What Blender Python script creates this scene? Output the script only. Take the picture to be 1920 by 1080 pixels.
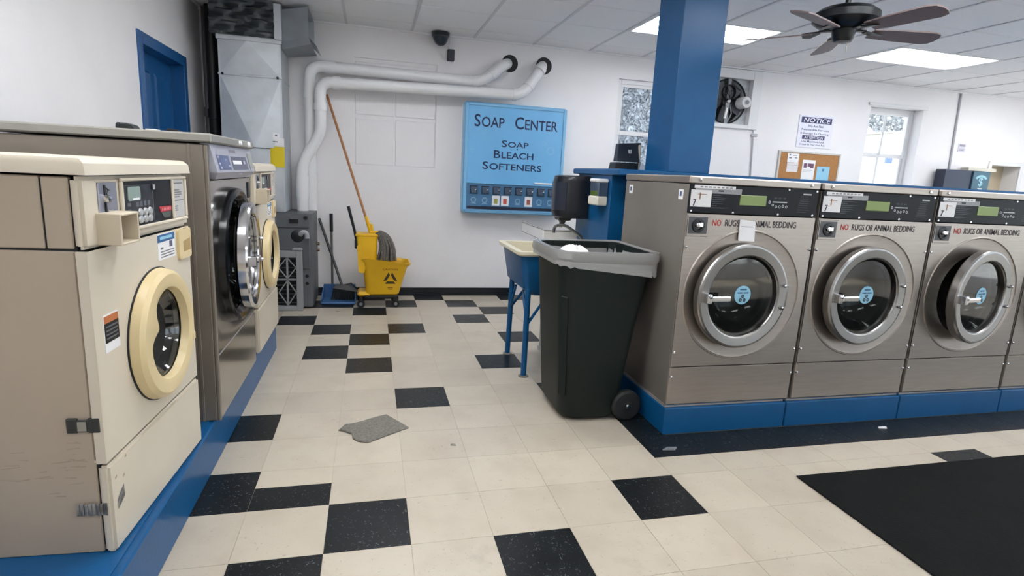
import bpy, bmesh, math, random
from mathutils import Vector, Matrix
R = math.radians
random.seed(7)
for o in list(bpy.data.objects): bpy.data.objects.remove(o)
SC = bpy.context.scene
COL = SC.collection

# ------------------------------------------------------------------ camera, world, exposure
cam = bpy.data.objects.new('camera', bpy.data.cameras.new('camera')); COL.objects.link(cam)
yaw, pitch, roll = 0.24998417, -0.19755608, 0.0521964
cy, sy, cp, sp, cr, sr = math.cos(yaw), math.sin(yaw), math.cos(pitch), math.sin(pitch), math.cos(roll), math.sin(roll)
fwd = Vector((sy*cp, cy*cp, sp)); rgt = Vector((cy, -sy, 0)); up = rgt.cross(fwd)
r2 = rgt*cr + up*sr; u2 = up*cr - rgt*sr
M = Matrix(((r2.x, u2.x, -fwd.x, 0.15917), (r2.y, u2.y, -fwd.y, -1.85072), (r2.z, u2.z, -fwd.z, 1.33443), (0, 0, 0, 1)))
cam.matrix_world = M
cam.data.sensor_width = 36; cam.data.lens = 36*1061.393/1920; cam.data.clip_start = 0.05; cam.data.clip_end = 200
SC.camera = cam
SC.view_settings.view_transform = 'Standard'; SC.view_settings.look = 'None'
SC.view_settings.exposure = 0.30; SC.view_settings.gamma = 1.0; SC.view_settings.use_curve_mapping = False
W = bpy.data.worlds.new('sky'); SC.world = W; W.use_nodes = True
bg = W.node_tree.nodes['Background']; bg.inputs[0].default_value = (0.78, 0.88, 1.0, 1); bg.inputs[1].default_value = 2.2
sun = bpy.data.objects.new('sun', bpy.data.lights.new('sun', 'SUN')); COL.objects.link(sun)
sun.data.energy = 8.5; sun.data.angle = 0.02; sun.data.color = (1.0, 0.96, 0.9); sun.rotation_euler = (math.radians(24), 0, math.radians(20))
LAMP = 10.0          # radiance of the fluorescent diffusers

# ------------------------------------------------------------------ materials
def lin(c):
    return tuple(((v/255)/12.92 if v/255 <= 0.04045 else ((v/255+0.055)/1.055)**2.4) for v in c[:3]) + (1,)
MATS = {}
def mat(name, c=(128,128,128), rough=0.5, metal=0.0, var=0.0, scale=6.0, bump=0.0, bscale=40.0, emit=None, es=0, stretch=None, spec=0.5, c2=None, coat=0, detail=4):
    if name in MATS: return MATS[name]
    m = bpy.data.materials.new(name); m.use_nodes = True; MATS[name] = m
    nt = m.node_tree; b = nt.nodes['Principled BSDF']
    b.inputs['Base Color'].default_value = lin(c); b.inputs['Roughness'].default_value = rough
    b.inputs['Metallic'].default_value = metal; b.inputs['Specular IOR Level'].default_value = spec
    b.inputs['Coat Weight'].default_value = coat
    if emit:
        b.inputs['Emission Color'].default_value = lin(emit); b.inputs['Emission Strength'].default_value = es
    if var or bump:
        geo = nt.nodes.new('ShaderNodeNewGeometry'); mp = nt.nodes.new('ShaderNodeMapping')
        nt.links.new(geo.outputs['Position'], mp.inputs['Vector'])
        if stretch: mp.inputs['Scale'].default_value = stretch
    if var:
        n = nt.nodes.new('ShaderNodeTexNoise'); n.inputs['Scale'].default_value = scale; n.inputs['Detail'].default_value = detail
        nt.links.new(mp.outputs[0], n.inputs['Vector'])
        rp = nt.nodes.new('ShaderNodeValToRGB')
        a = lin(c); d = lin(c2) if c2 else tuple(v*(1-var) for v in a[:3])+(1,)
        rp.color_ramp.elements[0].color = d; rp.color_ramp.elements[1].color = a
        rp.color_ramp.elements[0].position = 0.3; rp.color_ramp.elements[1].position = 0.62
        nt.links.new(n.outputs[0], rp.inputs[0]); nt.links.new(rp.outputs[0], b.inputs['Base Color'])
    if bump:
        n2 = nt.nodes.new('ShaderNodeTexNoise'); n2.inputs['Scale'].default_value = bscale; n2.inputs['Detail'].default_value = 5
        nt.links.new(mp.outputs[0], n2.inputs['Vector'])
        bp = nt.nodes.new('ShaderNodeBump'); bp.inputs['Strength'].default_value = bump; bp.inputs['Distance'].default_value = 0.01
        nt.links.new(n2.outputs[0], bp.inputs['Height']); nt.links.new(bp.outputs[0], b.inputs['Normal'])
    return m

def tile_mat(name, base, dark, fleck, fthr, rough):
    m = bpy.data.materials.new(name); m.use_nodes = True; MATS[name] = m
    nt = m.node_tree; b = nt.nodes['Principled BSDF']; L = nt.links.new
    geo = nt.nodes.new('ShaderNodeNewGeometry'); oi = nt.nodes.new('ShaderNodeObjectInfo')
    n = nt.nodes.new('ShaderNodeTexNoise'); n.inputs['Scale'].default_value = 5; n.inputs['Detail'].default_value = 6
    L(geo.outputs['Position'], n.inputs['Vector'])
    rp = nt.nodes.new('ShaderNodeValToRGB'); rp.color_ramp.elements[0].color = lin(dark); rp.color_ramp.elements[1].color = lin(base)
    rp.color_ramp.elements[0].position = 0.28; rp.color_ramp.elements[1].position = 0.55
    L(n.outputs[0], rp.inputs[0])
    # flecks / streaks
    f = nt.nodes.new('ShaderNodeTexNoise'); f.inputs['Scale'].default_value = 70; f.inputs['Detail'].default_value = 3; f.inputs['Distortion'].default_value = 1.5
    L(geo.outputs['Position'], f.inputs['Vector'])
    fr = nt.nodes.new('ShaderNodeValToRGB'); fr.color_ramp.elements[0].position = fthr; fr.color_ramp.elements[1].position = fthr+0.06
    L(f.outputs[0], fr.inputs[0])
    mx = nt.nodes.new('ShaderNodeMix'); mx.data_type = 'RGBA'
    L(fr.outputs[0], mx.inputs[0]); L(rp.outputs[0], mx.inputs[6]); mx.inputs[7].default_value = lin(fleck)
    st = nt.nodes.new('ShaderNodeTexNoise'); st.inputs['Scale'].default_value = 2.6; st.inputs['Detail'].default_value = 9; st.inputs['Roughness'].default_value = 0.7
    L(geo.outputs['Position'], st.inputs['Vector'])
    sr_ = nt.nodes.new('ShaderNodeMapRange'); sr_.inputs[1].default_value = 0.60; sr_.inputs[2].default_value = 0.78; sr_.inputs[4].default_value = 0.45; L(st.outputs[0], sr_.inputs[0])
    m2 = nt.nodes.new('ShaderNodeMix'); m2.data_type = 'RGBA'; L(sr_.outputs[0], m2.inputs[0]); L(mx.outputs[2], m2.inputs[6]); m2.inputs[7].default_value = lin(tuple(v*0.72 for v in dark)); mx = m2
    # per tile tint
    mm = nt.nodes.new('ShaderNodeMapRange'); mm.inputs[3].default_value = 0.92; mm.inputs[4].default_value = 1.03
    L(oi.outputs['Random'], mm.inputs[0])
    hs = nt.nodes.new('ShaderNodeHueSaturation'); L(mm.outputs[0], hs.inputs['Value']); L(mx.outputs[2], hs.inputs['Color'])
    L(hs.outputs[0], b.inputs['Base Color'])
    rr = nt.nodes.new('ShaderNodeMapRange'); rr.inputs[3].default_value = rough-0.08; rr.inputs[4].default_value = rough+0.12
    L(n.outputs[0], rr.inputs[0]); L(rr.outputs[0], b.inputs['Roughness'])
    b.inputs['Specular IOR Level'].default_value = 0.28 if base[0] < 60 else 0.5
    return m

def glass_mat(name, tint, trans, rough=0.02, gl=(1,1,1), base=0.03):
    m = bpy.data.materials.new(name); m.use_nodes = True; MATS[name] = m
    nt = m.node_tree; nt.nodes.clear(); L = nt.links.new
    out = nt.nodes.new('ShaderNodeOutputMaterial'); mx = nt.nodes.new('ShaderNodeMixShader')
    t = nt.nodes.new('ShaderNodeBsdfTransparent'); t.inputs[0].default_value = tuple(v*trans for v in lin(tint)[:3])+(1,)
    g = nt.nodes.new('ShaderNodeBsdfGlossy'); g.inputs['Roughness'].default_value = rough; g.inputs[0].default_value = lin(gl) if gl[0] > 1 else (1,1,1,1)
    lw = nt.nodes.new('ShaderNodeLayerWeight'); lw.inputs[0].default_value = 0.5
    pw = nt.nodes.new('ShaderNodeMath'); pw.operation = 'POWER'; pw.inputs[1].default_value = 5; L(lw.outputs['Facing'], pw.inputs[0])
    mr = nt.nodes.new('ShaderNodeMapRange'); mr.inputs[3].default_value = base; mr.inputs[4].default_value = 0.9; L(pw.outputs[0], mr.inputs[0])
    L(mr.outputs[0], mx.inputs[0]); L(t.outputs[0], mx.inputs[1]); L(g.outputs[0], mx.inputs[2]); L(mx.outputs[0], out.inputs[0])
    return m

def obscure_mat():
    m = bpy.data.materials.new('patterned_glass'); m.use_nodes = True; MATS['patterned_glass'] = m
    nt = m.node_tree; nt.nodes.clear(); L = nt.links.new
    out = nt.nodes.new('ShaderNodeOutputMaterial')
    geo = nt.nodes.new('ShaderNodeNewGeometry')
    v = nt.nodes.new('ShaderNodeTexNoise'); v.inputs['Scale'].default_value = 15; v.inputs['Detail'].default_value = 6; v.inputs['Roughness'].default_value = 0.75; v.inputs['Distortion'].default_value = 2.5
    L(geo.outputs['Position'], v.inputs['Vector'])
    rp = nt.nodes.new('ShaderNodeValToRGB'); rp.color_ramp.elements[0].color = lin((62,70,76)); rp.color_ramp.elements[1].color = lin((222,228,234))
    rp.color_ramp.elements[0].position = 0.36; rp.color_ramp.elements[1].position = 0.66
    L(v.outputs[0], rp.inputs[0])
    tl = nt.nodes.new('ShaderNodeBsdfTranslucent'); tp = nt.nodes.new('ShaderNodeBsdfTransparent'); gl = nt.nodes.new('ShaderNodeBsdfGlossy')
    L(rp.outputs[0], tl.inputs[0]); L(rp.outputs[0], tp.inputs[0]); gl.inputs['Roughness'].default_value = 0.15
    a = nt.nodes.new('ShaderNodeMixShader'); a.inputs[0].default_value = 0.25
    L(tl.outputs[0], a.inputs[1]); L(tp.outputs[0], a.inputs[2])
    b = nt.nodes.new('ShaderNodeMixShader'); b.inputs[0].default_value = 0.06
    L(a.outputs[0], b.inputs[1]); L(gl.outputs[0], b.inputs[2]); L(b.outputs[0], out.inputs[0])
    return m

def liner_mat():
    m = bpy.data.materials.new('bin_liner_film'); m.use_nodes = True; MATS['bin_liner_film'] = m
    nt = m.node_tree; nt.nodes.clear(); L = nt.links.new
    out = nt.nodes.new('ShaderNodeOutputMaterial'); mx = nt.nodes.new('ShaderNodeMixShader'); mx.inputs[0].default_value = 0.5
    p = nt.nodes.new('ShaderNodeBsdfPrincipled'); p.inputs['Base Color'].default_value = lin((205,205,205)); p.inputs['Roughness'].default_value = 0.25
    t = nt.nodes.new('ShaderNodeBsdfTransparent'); t.inputs[0].default_value = (0.85,0.86,0.86,1)
    L(t.outputs[0], mx.inputs[1]); L(p.outputs[0], mx.inputs[2]); L(mx.outputs[0], out.inputs[0])
    return m

def lamp_mat():
    m = bpy.data.materials.new('lamp_diffuser'); m.use_nodes = True; MATS['lamp_diffuser'] = m
    nt = m.node_tree; b = nt.nodes['Principled BSDF']; L = nt.links.new
    b.inputs['Base Color'].default_value = (0.8,0.8,0.8,1); b.inputs['Emission Color'].default_value = (0.96,0.98,1.0,1)
    tc = nt.nodes.new('ShaderNodeTexCoord'); sx = nt.nodes.new('ShaderNodeSeparateXYZ'); L(tc.outputs['Generated'], sx.inputs[0])
    w = nt.nodes.new('ShaderNodeMath'); w.operation = 'MULTIPLY'; w.inputs[1].default_value = 3*2*math.pi; L(sx.outputs[1], w.inputs[0])
    c = nt.nodes.new('ShaderNodeMath'); c.operation = 'COSINE'; L(w.outputs[0], c.inputs[0])
    r = nt.nodes.new('ShaderNodeMapRange'); r.inputs[1].default_value = -1; r.inputs[2].default_value = 1; r.inputs[3].default_value = LAMP*1.9; r.inputs[4].default_value = LAMP*0.06
    L(c.outputs[0], r.inputs[0]); L(r.outputs[0], b.inputs['Emission Strength'])
    return m

CREAM = tile_mat('cream_tile', (194,184,168), (184,173,157), (164,154,139), 0.66, 0.30)
BLACKT = tile_mat('black_tile', (20,24,27), (14,17,20), (110,114,116), 0.64, 0.34)
PANE = glass_mat('clear_pane', (250,252,252), 0.97)
DGLASS = glass_mat('door_glass', (176,180,178), 0.92, 0.05, base=0.09)
BOTTLE = glass_mat('soap_bottle', (110,130,70), 0.8, 0.1)
OBSC = obscure_mat(); LINER = liner_mat(); LAMPM = lamp_mat()
WALLM = mat('painted_wall', (234,232,234), 0.6, var=0.03, scale=3, bump=0.12, bscale=60)
CEILM = mat('ceiling_panel', (240,241,244), 0.85, var=0.05, scale=120, bump=0.25, bscale=260)
TBAR = mat('grid_white', (232,233,235), 0.5); TBARG = mat('grid_grey', (208,210,214), 0.5)
BLUE = mat('blue_gloss', (12,84,136), 0.34, var=0.10, scale=8, spec=0.35, bump=0.05, bscale=60)
BLUED = mat('blue_door', (20,84,142), 0.35, var=0.1, scale=5)
BLACKR = mat('black_rubber', (24,26,28), 0.6)
BLACKP = mat('black_plastic', (22,25,30), 0.35, var=0.1, scale=10)
BLACKB = mat('black_base', (20,26,30), 0.4, var=0.1)
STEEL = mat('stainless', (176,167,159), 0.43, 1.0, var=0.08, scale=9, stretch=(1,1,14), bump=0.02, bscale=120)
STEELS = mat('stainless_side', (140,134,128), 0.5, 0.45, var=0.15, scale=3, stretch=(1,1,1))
STEELD = mat('steel_ring', (158,156,154), 0.30, 1.0)
CHROME = mat('chrome', (215,215,218), 0.12, 1.0)
DRUM = mat('drum_steel', (128,126,122), 0.4, 0.6, var=0.35, scale=14)
GALV = mat('galvanised', (202,208,214), 0.42, 0.6, var=0.12, scale=7)
GALVD = mat('duct_wrap', (84,90,94), 0.35, 0.5, var=0.45, scale=7, bump=0.5, bscale=9, stretch=(1,1,4))
PVC = mat('white_pvc', (226,226,228), 0.35)
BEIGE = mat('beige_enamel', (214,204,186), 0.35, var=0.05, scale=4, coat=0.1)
BEIGED = mat('beige_side_darker', (178,164,146), 0.42, var=0.10, scale=3)  # cabinet sides in a darker tone than the beige front
RING = mat('yellowed_plastic', (222,202,156), 0.32, var=0.06, scale=8)
BRONZE = mat('bronze_side', (132,124,114), 0.40, 0.35, var=0.12, scale=4)
DARKG = mat('dark_panel', (14,17,24), 0.35, spec=0.22)
WHITE = mat('white_paper', (236,236,238), 0.6)
WOODW = mat('white_frame', (222,222,224), 0.45)
INK = mat('dark_ink', (30,34,52), 0.6); NAVY = mat('navy_ink', (26,40,86), 0.6)
REDI = mat('red_ink', (200,62,52), 0.6); GREYI = mat('grey_ink', (120,122,126), 0.6)
LCD = mat('lcd_green', (118,136,72), 0.3, emit=(118,140,70), es=0.12)
LCDG = mat('lcd_grey', (140,158,152), 0.3)
YELLOW = mat('yellow_plastic', (232,182,26), 0.38, var=0.07, scale=8)
YELTAG = mat('yellow_label', (226,200,30), 0.6)
WOOD = mat('wood_handle', (172,118,74), 0.5, var=0.2, scale=30, stretch=(1,1,0.15))
MOPG = mat('mop_yarn', (112,108,102), 0.9, var=0.35, scale=60, bump=0.5, bscale=120)
SKY = mat('sign_blue', (118,184,232), 0.28, var=0.05, scale=4)
SKYD = mat('sign_blue_frame', (124,182,222), 0.22, coat=0.3)
STEELB = mat('sign_blue_dark', (78,122,160), 0.35)
FURN = mat('furnace_grey', (96,100,104), 0.45, 0.2, var=0.08)
FILT = mat('filter_grey', (150,152,154), 0.5)
CANG = mat('bin_green', (17,27,26), 0.5, spec=0.3, var=0.08, scale=3)
IVORY = mat('ivory_basin', (224,216,192), 0.35)
BLUEP = mat('dustpan_blue', (62,104,156), 0.4)
CORK = mat('cork', (178,126,76), 0.85, var=0.25, scale=90)
TEAL = mat('teal_panel', (52,92,110), 0.35); TEALL = mat('teal_light', (150,196,210), 0.5)
NAVYP = mat('navy_cabinet', (34,44,66), 0.35)
TAN = mat('tan_board', (186,172,148), 0.7)
LBLUE = mat('light_blue_paper', (146,200,226), 0.5)
MATB = mat('rubber_mat', (15,16,16), 0.9, spec=0.2, var=0.35, scale=5, bump=0.4, bscale=160)
RAGM = mat('mat_remnant', (128,124,116), 0.9, var=0.35, scale=80, bump=0.5, bscale=150)
BLADE = mat('fan_blade_wood', (112,98,98), 0.5, var=0.15, scale=10, stretch=(1,6,1))
FANB = mat('fan_body', (28,32,34), 0.35, 0.4)
HOUSE = mat('cream_siding', (206,204,196), 0.7); ROOF = mat('mauve_shingles', (128,120,140), 0.8, var=0.15, scale=3)
LEAF = mat('pale_foliage', (164,168,172), 0.8); BARK = mat('bark', (92,84,80), 0.9)
GROUND = mat('bounce_ground', (205,203,200), 0.9, var=0.1)  # ground tone set pale to bounce sunlight up onto the ceiling
SCUFF = mat('scuffed_tape', (150,150,150), 0.3, 0.5, var=0.7, scale=30)

# ------------------------------------------------------------------ geometry helpers
class B:
    def __init__(s): s.bm = bmesh.new()
    def v(s, p): return s.bm.verts.new(p)
    def f(s, vs, m=0):
        try:
            fc = s.bm.faces.new(vs); fc.material_index = m; return fc
        except ValueError: return None
    def box(s, x0, x1, y0, y1, z0, z1, bev=0, m=0, seg=1):
        vs = [s.v(p) for p in ((x0,y0,z0),(x1,y0,z0),(x1,y1,z0),(x0,y1,z0),(x0,y0,z1),(x1,y0,z1),(x1,y1,z1),(x0,y1,z1))]
        fs = [s.f([vs[i] for i in q], m) for q in ((0,3,2,1),(4,5,6,7),(0,1,5,4),(1,2,6,5),(2,3,7,6),(3,0,4,7))]
        if bev:
            es = list({e for f in fs for e in f.edges})
            bmesh.ops.bevel(s.bm, geom=es, offset=bev, segments=seg, affect='EDGES', clamp_overlap=True)
        return s
    def quad(s, pts, m=0): s.f([s.v(p) for p in pts], m); return s
    def loft(s, loops, cap0=True, cap1=True, m=0, closed=True):
        L = [[s.v(p) for p in lp] for lp in loops]
        n = len(L[0])
        for a, b in zip(L, L[1:]):
            for i in range(n if closed else n-1):
                j = (i+1) % n; s.f([a[i], a[j], b[j], b[i]], m)
        if cap0: s.f(L[0][::-1], m)
        if cap1: s.f(L[-1], m)
        return s
    def lathe(s, prof, c, axis='z', n=32, m=0, cap0=False, cap1=False, a0=0, a1=2*math.pi):
        loops = []
        for r, h in prof:
            lp = []
            for i in range(n):
                t = a0 + (a1-a0)*i/n; a, b = r*math.cos(t), r*math.sin(t)
                lp.append({'z': (c[0]+a, c[1]+b, c[2]+h), 'y': (c[0]+a, c[1]+h, c[2]+b), 'x': (c[0]+h, c[1]+a, c[2]+b)}[axis])
            loops.append(lp)
        return s.loft(loops, cap0, cap1, m)
    def tube(s, path, r, n=10, m=0, caps=True):
        P = [Vector(p) for p in path]; loops = []; nrm = None
        for i, p in enumerate(P):
            d = ((P[i+1]-p) if i == 0 else (p-P[i-1]) if i == len(P)-1 else ((P[i+1]-p).normalized()+(p-P[i-1]).normalized())).normalized()
            if nrm is None:
                nrm = d.cross(Vector((0,0,1)) if abs(d.z) < 0.9 else Vector((1,0,0))).normalized()
            nrm = (nrm - d*nrm.dot(d)).normalized(); bn = d.cross(nrm)
            rr = r[i] if isinstance(r, (list, tuple)) else r
            loops.append([tuple(p + nrm*rr*math.cos(2*math.pi*k/n) + bn*rr*math.sin(2*math.pi*k/n)) for k in range(n)])
        return s.loft(loops, caps, caps, m)
    def prism(s, pts, plane, a0, a1, m=0):
        mk = {'xz': lambda p, a: (p[0], a, p[1]), 'yz': lambda p, a: (a, p[0], p[1]), 'xy': lambda p, a: (p[0], p[1], a)}[plane]
        return s.loft([[mk(p, a0) for p in pts], [mk(p, a1) for p in pts]], m=m)
    def dish(s, rect, c, prof, y0, n=64, m=0):
        x0, x1, z0, z1 = rect
        ang = [2*math.pi*i/n for i in range(n)] + [math.atan2(z-c[1], x-c[0]) % (2*math.pi) for x in (x0,x1) for z in (z0,z1)]
        ang = sorted(set(ang)); loops = []
        for r, y in prof: loops.append([(c[0]+r*math.cos(t), y, c[1]+r*math.sin(t)) for t in ang])
        lp = []
        for t in ang:
            dx, dz = math.cos(t), math.sin(t)
            k = min((x1-c[0])/dx if dx > 1e-9 else 1e9, (x0-c[0])/dx if dx < -1e-9 else 1e9, (z1-c[1])/dz if dz > 1e-9 else 1e9, (z0-c[1])/dz if dz < -1e-9 else 1e9)
            lp.append((c[0]+k*dx, y0, c[1]+k*dz))
        loops.append(lp)
        return s.loft(loops, False, False, m)
    def text(s, runs, x0, x1, z0, z1, y, m=0, shear=0):
        """lettering fitted to a box on a face that looks to -y; runs: string or [(string, relative size)]"""
        if isinstance(runs, str): runs = [(runs, 1.0)]
        tris = []; adv = 0.0
        for st, k in runs:
            me = glyphs(st)
            if st.strip() == '': adv += 0.28*k*len(st); continue
            xs = [v.co.x for v in me.vertices]; mn = min(xs)
            vs = [((v.co.x-mn)*k+adv, v.co.y*k) for v in me.vertices]
            tris.append((vs, [list(p.vertices) for p in me.polygons])); adv += (max(xs)-mn)*k + 0.09*k
        ax = [p[0] for vs, _ in tris for p in vs]; az = [p[1] for vs, _ in tris for p in vs]
        xa, xb, za, zb = min(ax), max(ax), min(az), max(az)
        fx = (x1-x0)/(xb-xa); fz = (z1-z0)/(zb-za)
        for vs, ps in tris:
            bv = [s.v((x0+(a-xa)*fx+shear*(b-za)*fz, y, z0+(b-za)*fz)) for a, b in vs]
            for p in ps: s.f([bv[i] for i in p], m)
        return s
    def xf(s, mtx): bmesh.ops.transform(s.bm, matrix=mtx, verts=s.bm.verts); return s
    def mesh(s, name, mats, ang=35):
        bmesh.ops.recalc_face_normals(s.bm, faces=s.bm.faces)
        me = bpy.data.meshes.new(name); s.bm.to_mesh(me); s.bm.free()
        for m in (mats if isinstance(mats, (list, tuple)) else [mats]): me.materials.append(m)
        me.polygons.foreach_set('use_smooth', [True]*len(me.polygons))
        me.set_sharp_from_angle(angle=R(ang))
        return me
    def out(s, name, mats, parent=None, label=None, kind=None, rel=True, loc=None, ang=35):
        """link as one object; rel: the mesh was laid out in world space, so shift it to the parent's frame"""
        if parent is not None and rel and parent.rotation_euler[2] == 0:
            o0 = wloc(parent); bmesh.ops.translate(s.bm, verts=s.bm.verts, vec=-o0)
        ob = bpy.data.objects.new(name, s.mesh(name, mats, ang)); COL.objects.link(ob)
        if parent is not None: ob.parent = parent
        if loc: ob.location = loc
        if label: ob['label'] = label
        if kind: ob['kind'] = kind
        return ob
def wloc(o):
    v = Vector(o.location)
    while o.parent is not None: o = o.parent; v += Vector(o.location)
    return v
GL = {}
def glyphs(st):
    if st not in GL:
        cu = bpy.data.curves.new('t', 'FONT'); cu.body = st; cu.size = 1; cu.resolution_u = 3; cu.offset = 0.012
        ob = bpy.data.objects.new('t', cu); GL[st] = bpy.data.meshes.new_from_object(ob); bpy.data.objects.remove(ob)
    return GL[st]
def rr(x0, x1, y0, y1, r, n=5):
    pts = []
    for cx, cy_, a in ((x1-r,y1-r,0),(x0+r,y1-r,90),(x0+r,y0+r,180),(x1-r,y0+r,270)):
        for i in range(n+1):
            t = R(a+90*i/n); pts.append((cx+r*math.cos(t), cy_+r*math.sin(t)))
    return pts
def arc_path(pts, rad, n=6):
    """polyline with rounded corners"""
    P = [Vector(p) for p in pts]; out = [P[0]]
    for a, b, c in zip(P, P[1:], P[2:]):
        d1 = (a-b).normalized(); d2 = (c-b).normalized(); k = min(rad, (a-b).length*0.49, (c-b).length*0.49)
        p, q = b+d1*k, b+d2*k
        for i in range(n+1):
            t = i/n; out.append(p*(1-t)**2 + b*2*t*(1-t) + q*t*t)
    out.append(P[-1]); return out
def thing(name, label, cat, loc=(0,0,0), rz=0, group=None):
    o = bpy.data.objects.new(name, None); COL.objects.link(o); o.location = loc; o.rotation_euler = (0,0,rz)
    o.empty_display_size = 0.1; o['label'] = label; o['category'] = cat
    if group: o['group'] = group
    return o
def tag(o, label, cat, group=None):
    o['label'] = label; o['category'] = cat
    if group: o['group'] = group
    return o
def S(b, name, m, parent=None): return b.out(name, m, parent, kind='structure' if parent is None else None)
def linked(name, me, parent, loc, rot=None):
    o = bpy.data.objects.new(name, me); COL.objects.link(o); o.parent = parent; o.location = loc
    if rot: o.rotation_euler = rot
    return o

# ------------------------------------------------------------------ room shell
XL, XR, YF, YB, ZC = -1.36, 9.6, -4.2, 4.22, 2.67
T = 0.3048
floor = S(B().box(XL-0.2, XR+0.2, YF-0.2, YB+0.3, -0.12, -0.0025), 'floor', mat('tile_bed', (176,166,150), 0.6))
def tile_mesh(nm, w, h, m): return B().box(-w/2+0.0006, w/2-0.0006, -h/2+0.0006, h/2-0.0006, -0.002, 0, 0.0004).mesh(nm, m)
TC, TB = tile_mesh('cream', T, T, CREAM), tile_mesh('black', T, T, BLACKT)
BLK = {(0,0),(4,0),(1,4),(0,6),(0,8),(-1,7),(-1,9),(1,9),(0,11),(-2,10),(-1,12),(1,12),(0,13),(2,13),(3,12),(4,11),(3,10),(4,8),(3,6),(4,4),(2,-1),(-1,-1),(-2,1),(-2,3),(10,0),(5,13),(-2,12)}
def tile(i, j, black): linked('floor_tile', TB if black else TC, floor, ((i+0.5)*T, (j+0.5)*T, 0))
def ptile(x0, x1, y0, y1, black): linked('floor_tile', tile_mesh('cut', x1-x0, y1-y0, BLACKT if black else CREAM), floor, ((x0+x1)/2, (y0+y1)/2, 0))
for i in range(-2, 22):
    for j in range(-4, 14):
        if i >= 5 and j == 1:
            ptile(i*T, (i+1)*T, T, 0.47, False); ptile(i*T, (i+1)*T, 0.47, 0.70, True); continue
        if i >= 5 and j >= 2:
            if i == 5 and j < 6: ptile(5*T, 5.6*T, max(j*T, 0.70), (j+1)*T, True)
            elif i in (5, 6) and j >= 8: tile(i, j, (i, j) in BLK)
            continue
        if i >= 8 and j <= -1: continue
        if (i, j) == (-1, 1):
            ptile(i*T, 0, T, T+0.165, True); ptile(i*T, 0, T+0.165, 2*T, False); continue
        tile(i, j, (i, j) in BLK)

ceil = S(B().box(XL-0.2, XR+0.2, YF-0.2, YB+0.3, ZC+0.03, ZC+0.15), 'ceiling', CEILM)
GX, GY = 0.622, 0.61
gx0, gy0 = -0.07-3*GX, 3.30+2*GY
LIGHTS = [(4,1),(8,1),(0,2),(-2,6),(0,5),(4,5),(8,5),(12,1),(12,5),(0,9),(4,9),(8,9),(12,9)]   # grid column (from x=-0.07), row counted from the back wall
lit = {(a+k, r) for a, r in LIGHTS for k in (0, 1)}  # unseen troffers over the left aisle added to brighten the back-left corner
PM = B().box(-GX/2+0.008, GX/2-0.008, -GY/2+0.006, GY/2-0.006, 0.003, 0.022, 0.002).mesh('panel', CEILM)
for k in range(-3, 16):
    for r in range(-1, 15):
        x, y = -0.07+(k+0.5)*GX, 3.30+0.305-r*GY+0.0
        y = 3.30 - (r-0.5)*GY if r < 1 else 3.30 - (r-0.5)*GY
        if (k, r) in lit or x < XL-0.3 or x > XR or y > YB+0.25 or y < YF: continue
        linked('ceiling_panel', PM, ceil, (x, y, ZC))
g = B()
for k in range(-2, 16):
    x = -0.07+k*GX
    if XL < x < XR: g.box(x-0.012, x+0.012, YF, YB, ZC-0.002, ZC+0.02)
for r in range(0, 14):
    y = 3.30-(r-1)*GY
    if y < YB: g.box(XL, XR, y-0.009, y+0.009, ZC+0.001, ZC+0.02, m=1)
g.out('grid_bars', [TBARG, TBAR], ceil, kind='stuff')
for e in ((XL, XR, YB-0.02, YB),):
    B().box(e[0], e[1], e[2], e[3], ZC-0.015, ZC+0.001).out('wall_angle', TBAR, ceil)

def wall(name, a0, a1, b0, b1, holes, axis, m=WALLM, z0=0, z1=ZC+0.03):
    """axis 'x': the wall runs along x and is b0..b1 thick in y; holes (lo, hi, z lo, z hi)"""
    xs = sorted({a0, a1, *[h[0] for h in holes], *[h[1] for h in holes]}); zs = sorted({z0, z1, *[h[2] for h in holes], *[h[3] for h in holes]})
    b = B()
    for xa, xb in zip(xs, xs[1:]):
        run = None
        for za, zb in list(zip(zs, zs[1:]))+[(None, None)]:
            hole = za is None or any(h[0] <= (xa+xb)/2 <= h[1] and h[2] <= (za+zb)/2 <= h[3] for h in holes)
            if not hole: run = (run[0], zb) if run else (za, zb)
            elif run:
                if axis == 'x': b.box(xa, xb, b0, b1, *run)
                else: b.box(b0, b1, xa, xb, *run)
                run = None
    bmesh.ops.remove_doubles(b.bm, verts=b.bm.verts, dist=1e-5)
    return S(b, name, m)
W1 = (2.795, 3.66, 1.05, 2.425); W2 = (6.18, 7.0, 1.05, 2.405); FH = (3.83, 4.46, 2.04, 2.55); RC = (0.0, 0.812, 1.35, 2.38); NH = (8.29, 8.80, 0.9, 1.79)
wall_back = wall('wall_back', XL-0.2, XR+0.2, YB, YB+0.26, [W1, W2, FH, RC, NH], 'x')
DY = (2.73, 3.66, 2.10)
wall_left = wall('wall_left', YF-0.2, YB+0.26, XL-0.2, XL, [(DY[0], DY[1], 0, DY[2])], 'y')
SFR = [(-3.9, -2.1, 0.25, 2.5), (-2.0, -0.2, 0.25, 2.5), (-0.1, 1.7, 0.25, 2.5), (1.8, 3.6, 0.25, 2.5)]
wall_right = wall('wall_right', YF-0.2, YB+0.26, XR, XR+0.2, SFR, 'y')
SFF = [(4.6, 6.7, 0.25, 2.5), (6.8, 9.0, 0.25, 2.5)]
wall_front = wall('wall_front', XL-0.2, XR+0.2, YF-0.2, YF, SFF, 'x')
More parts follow.
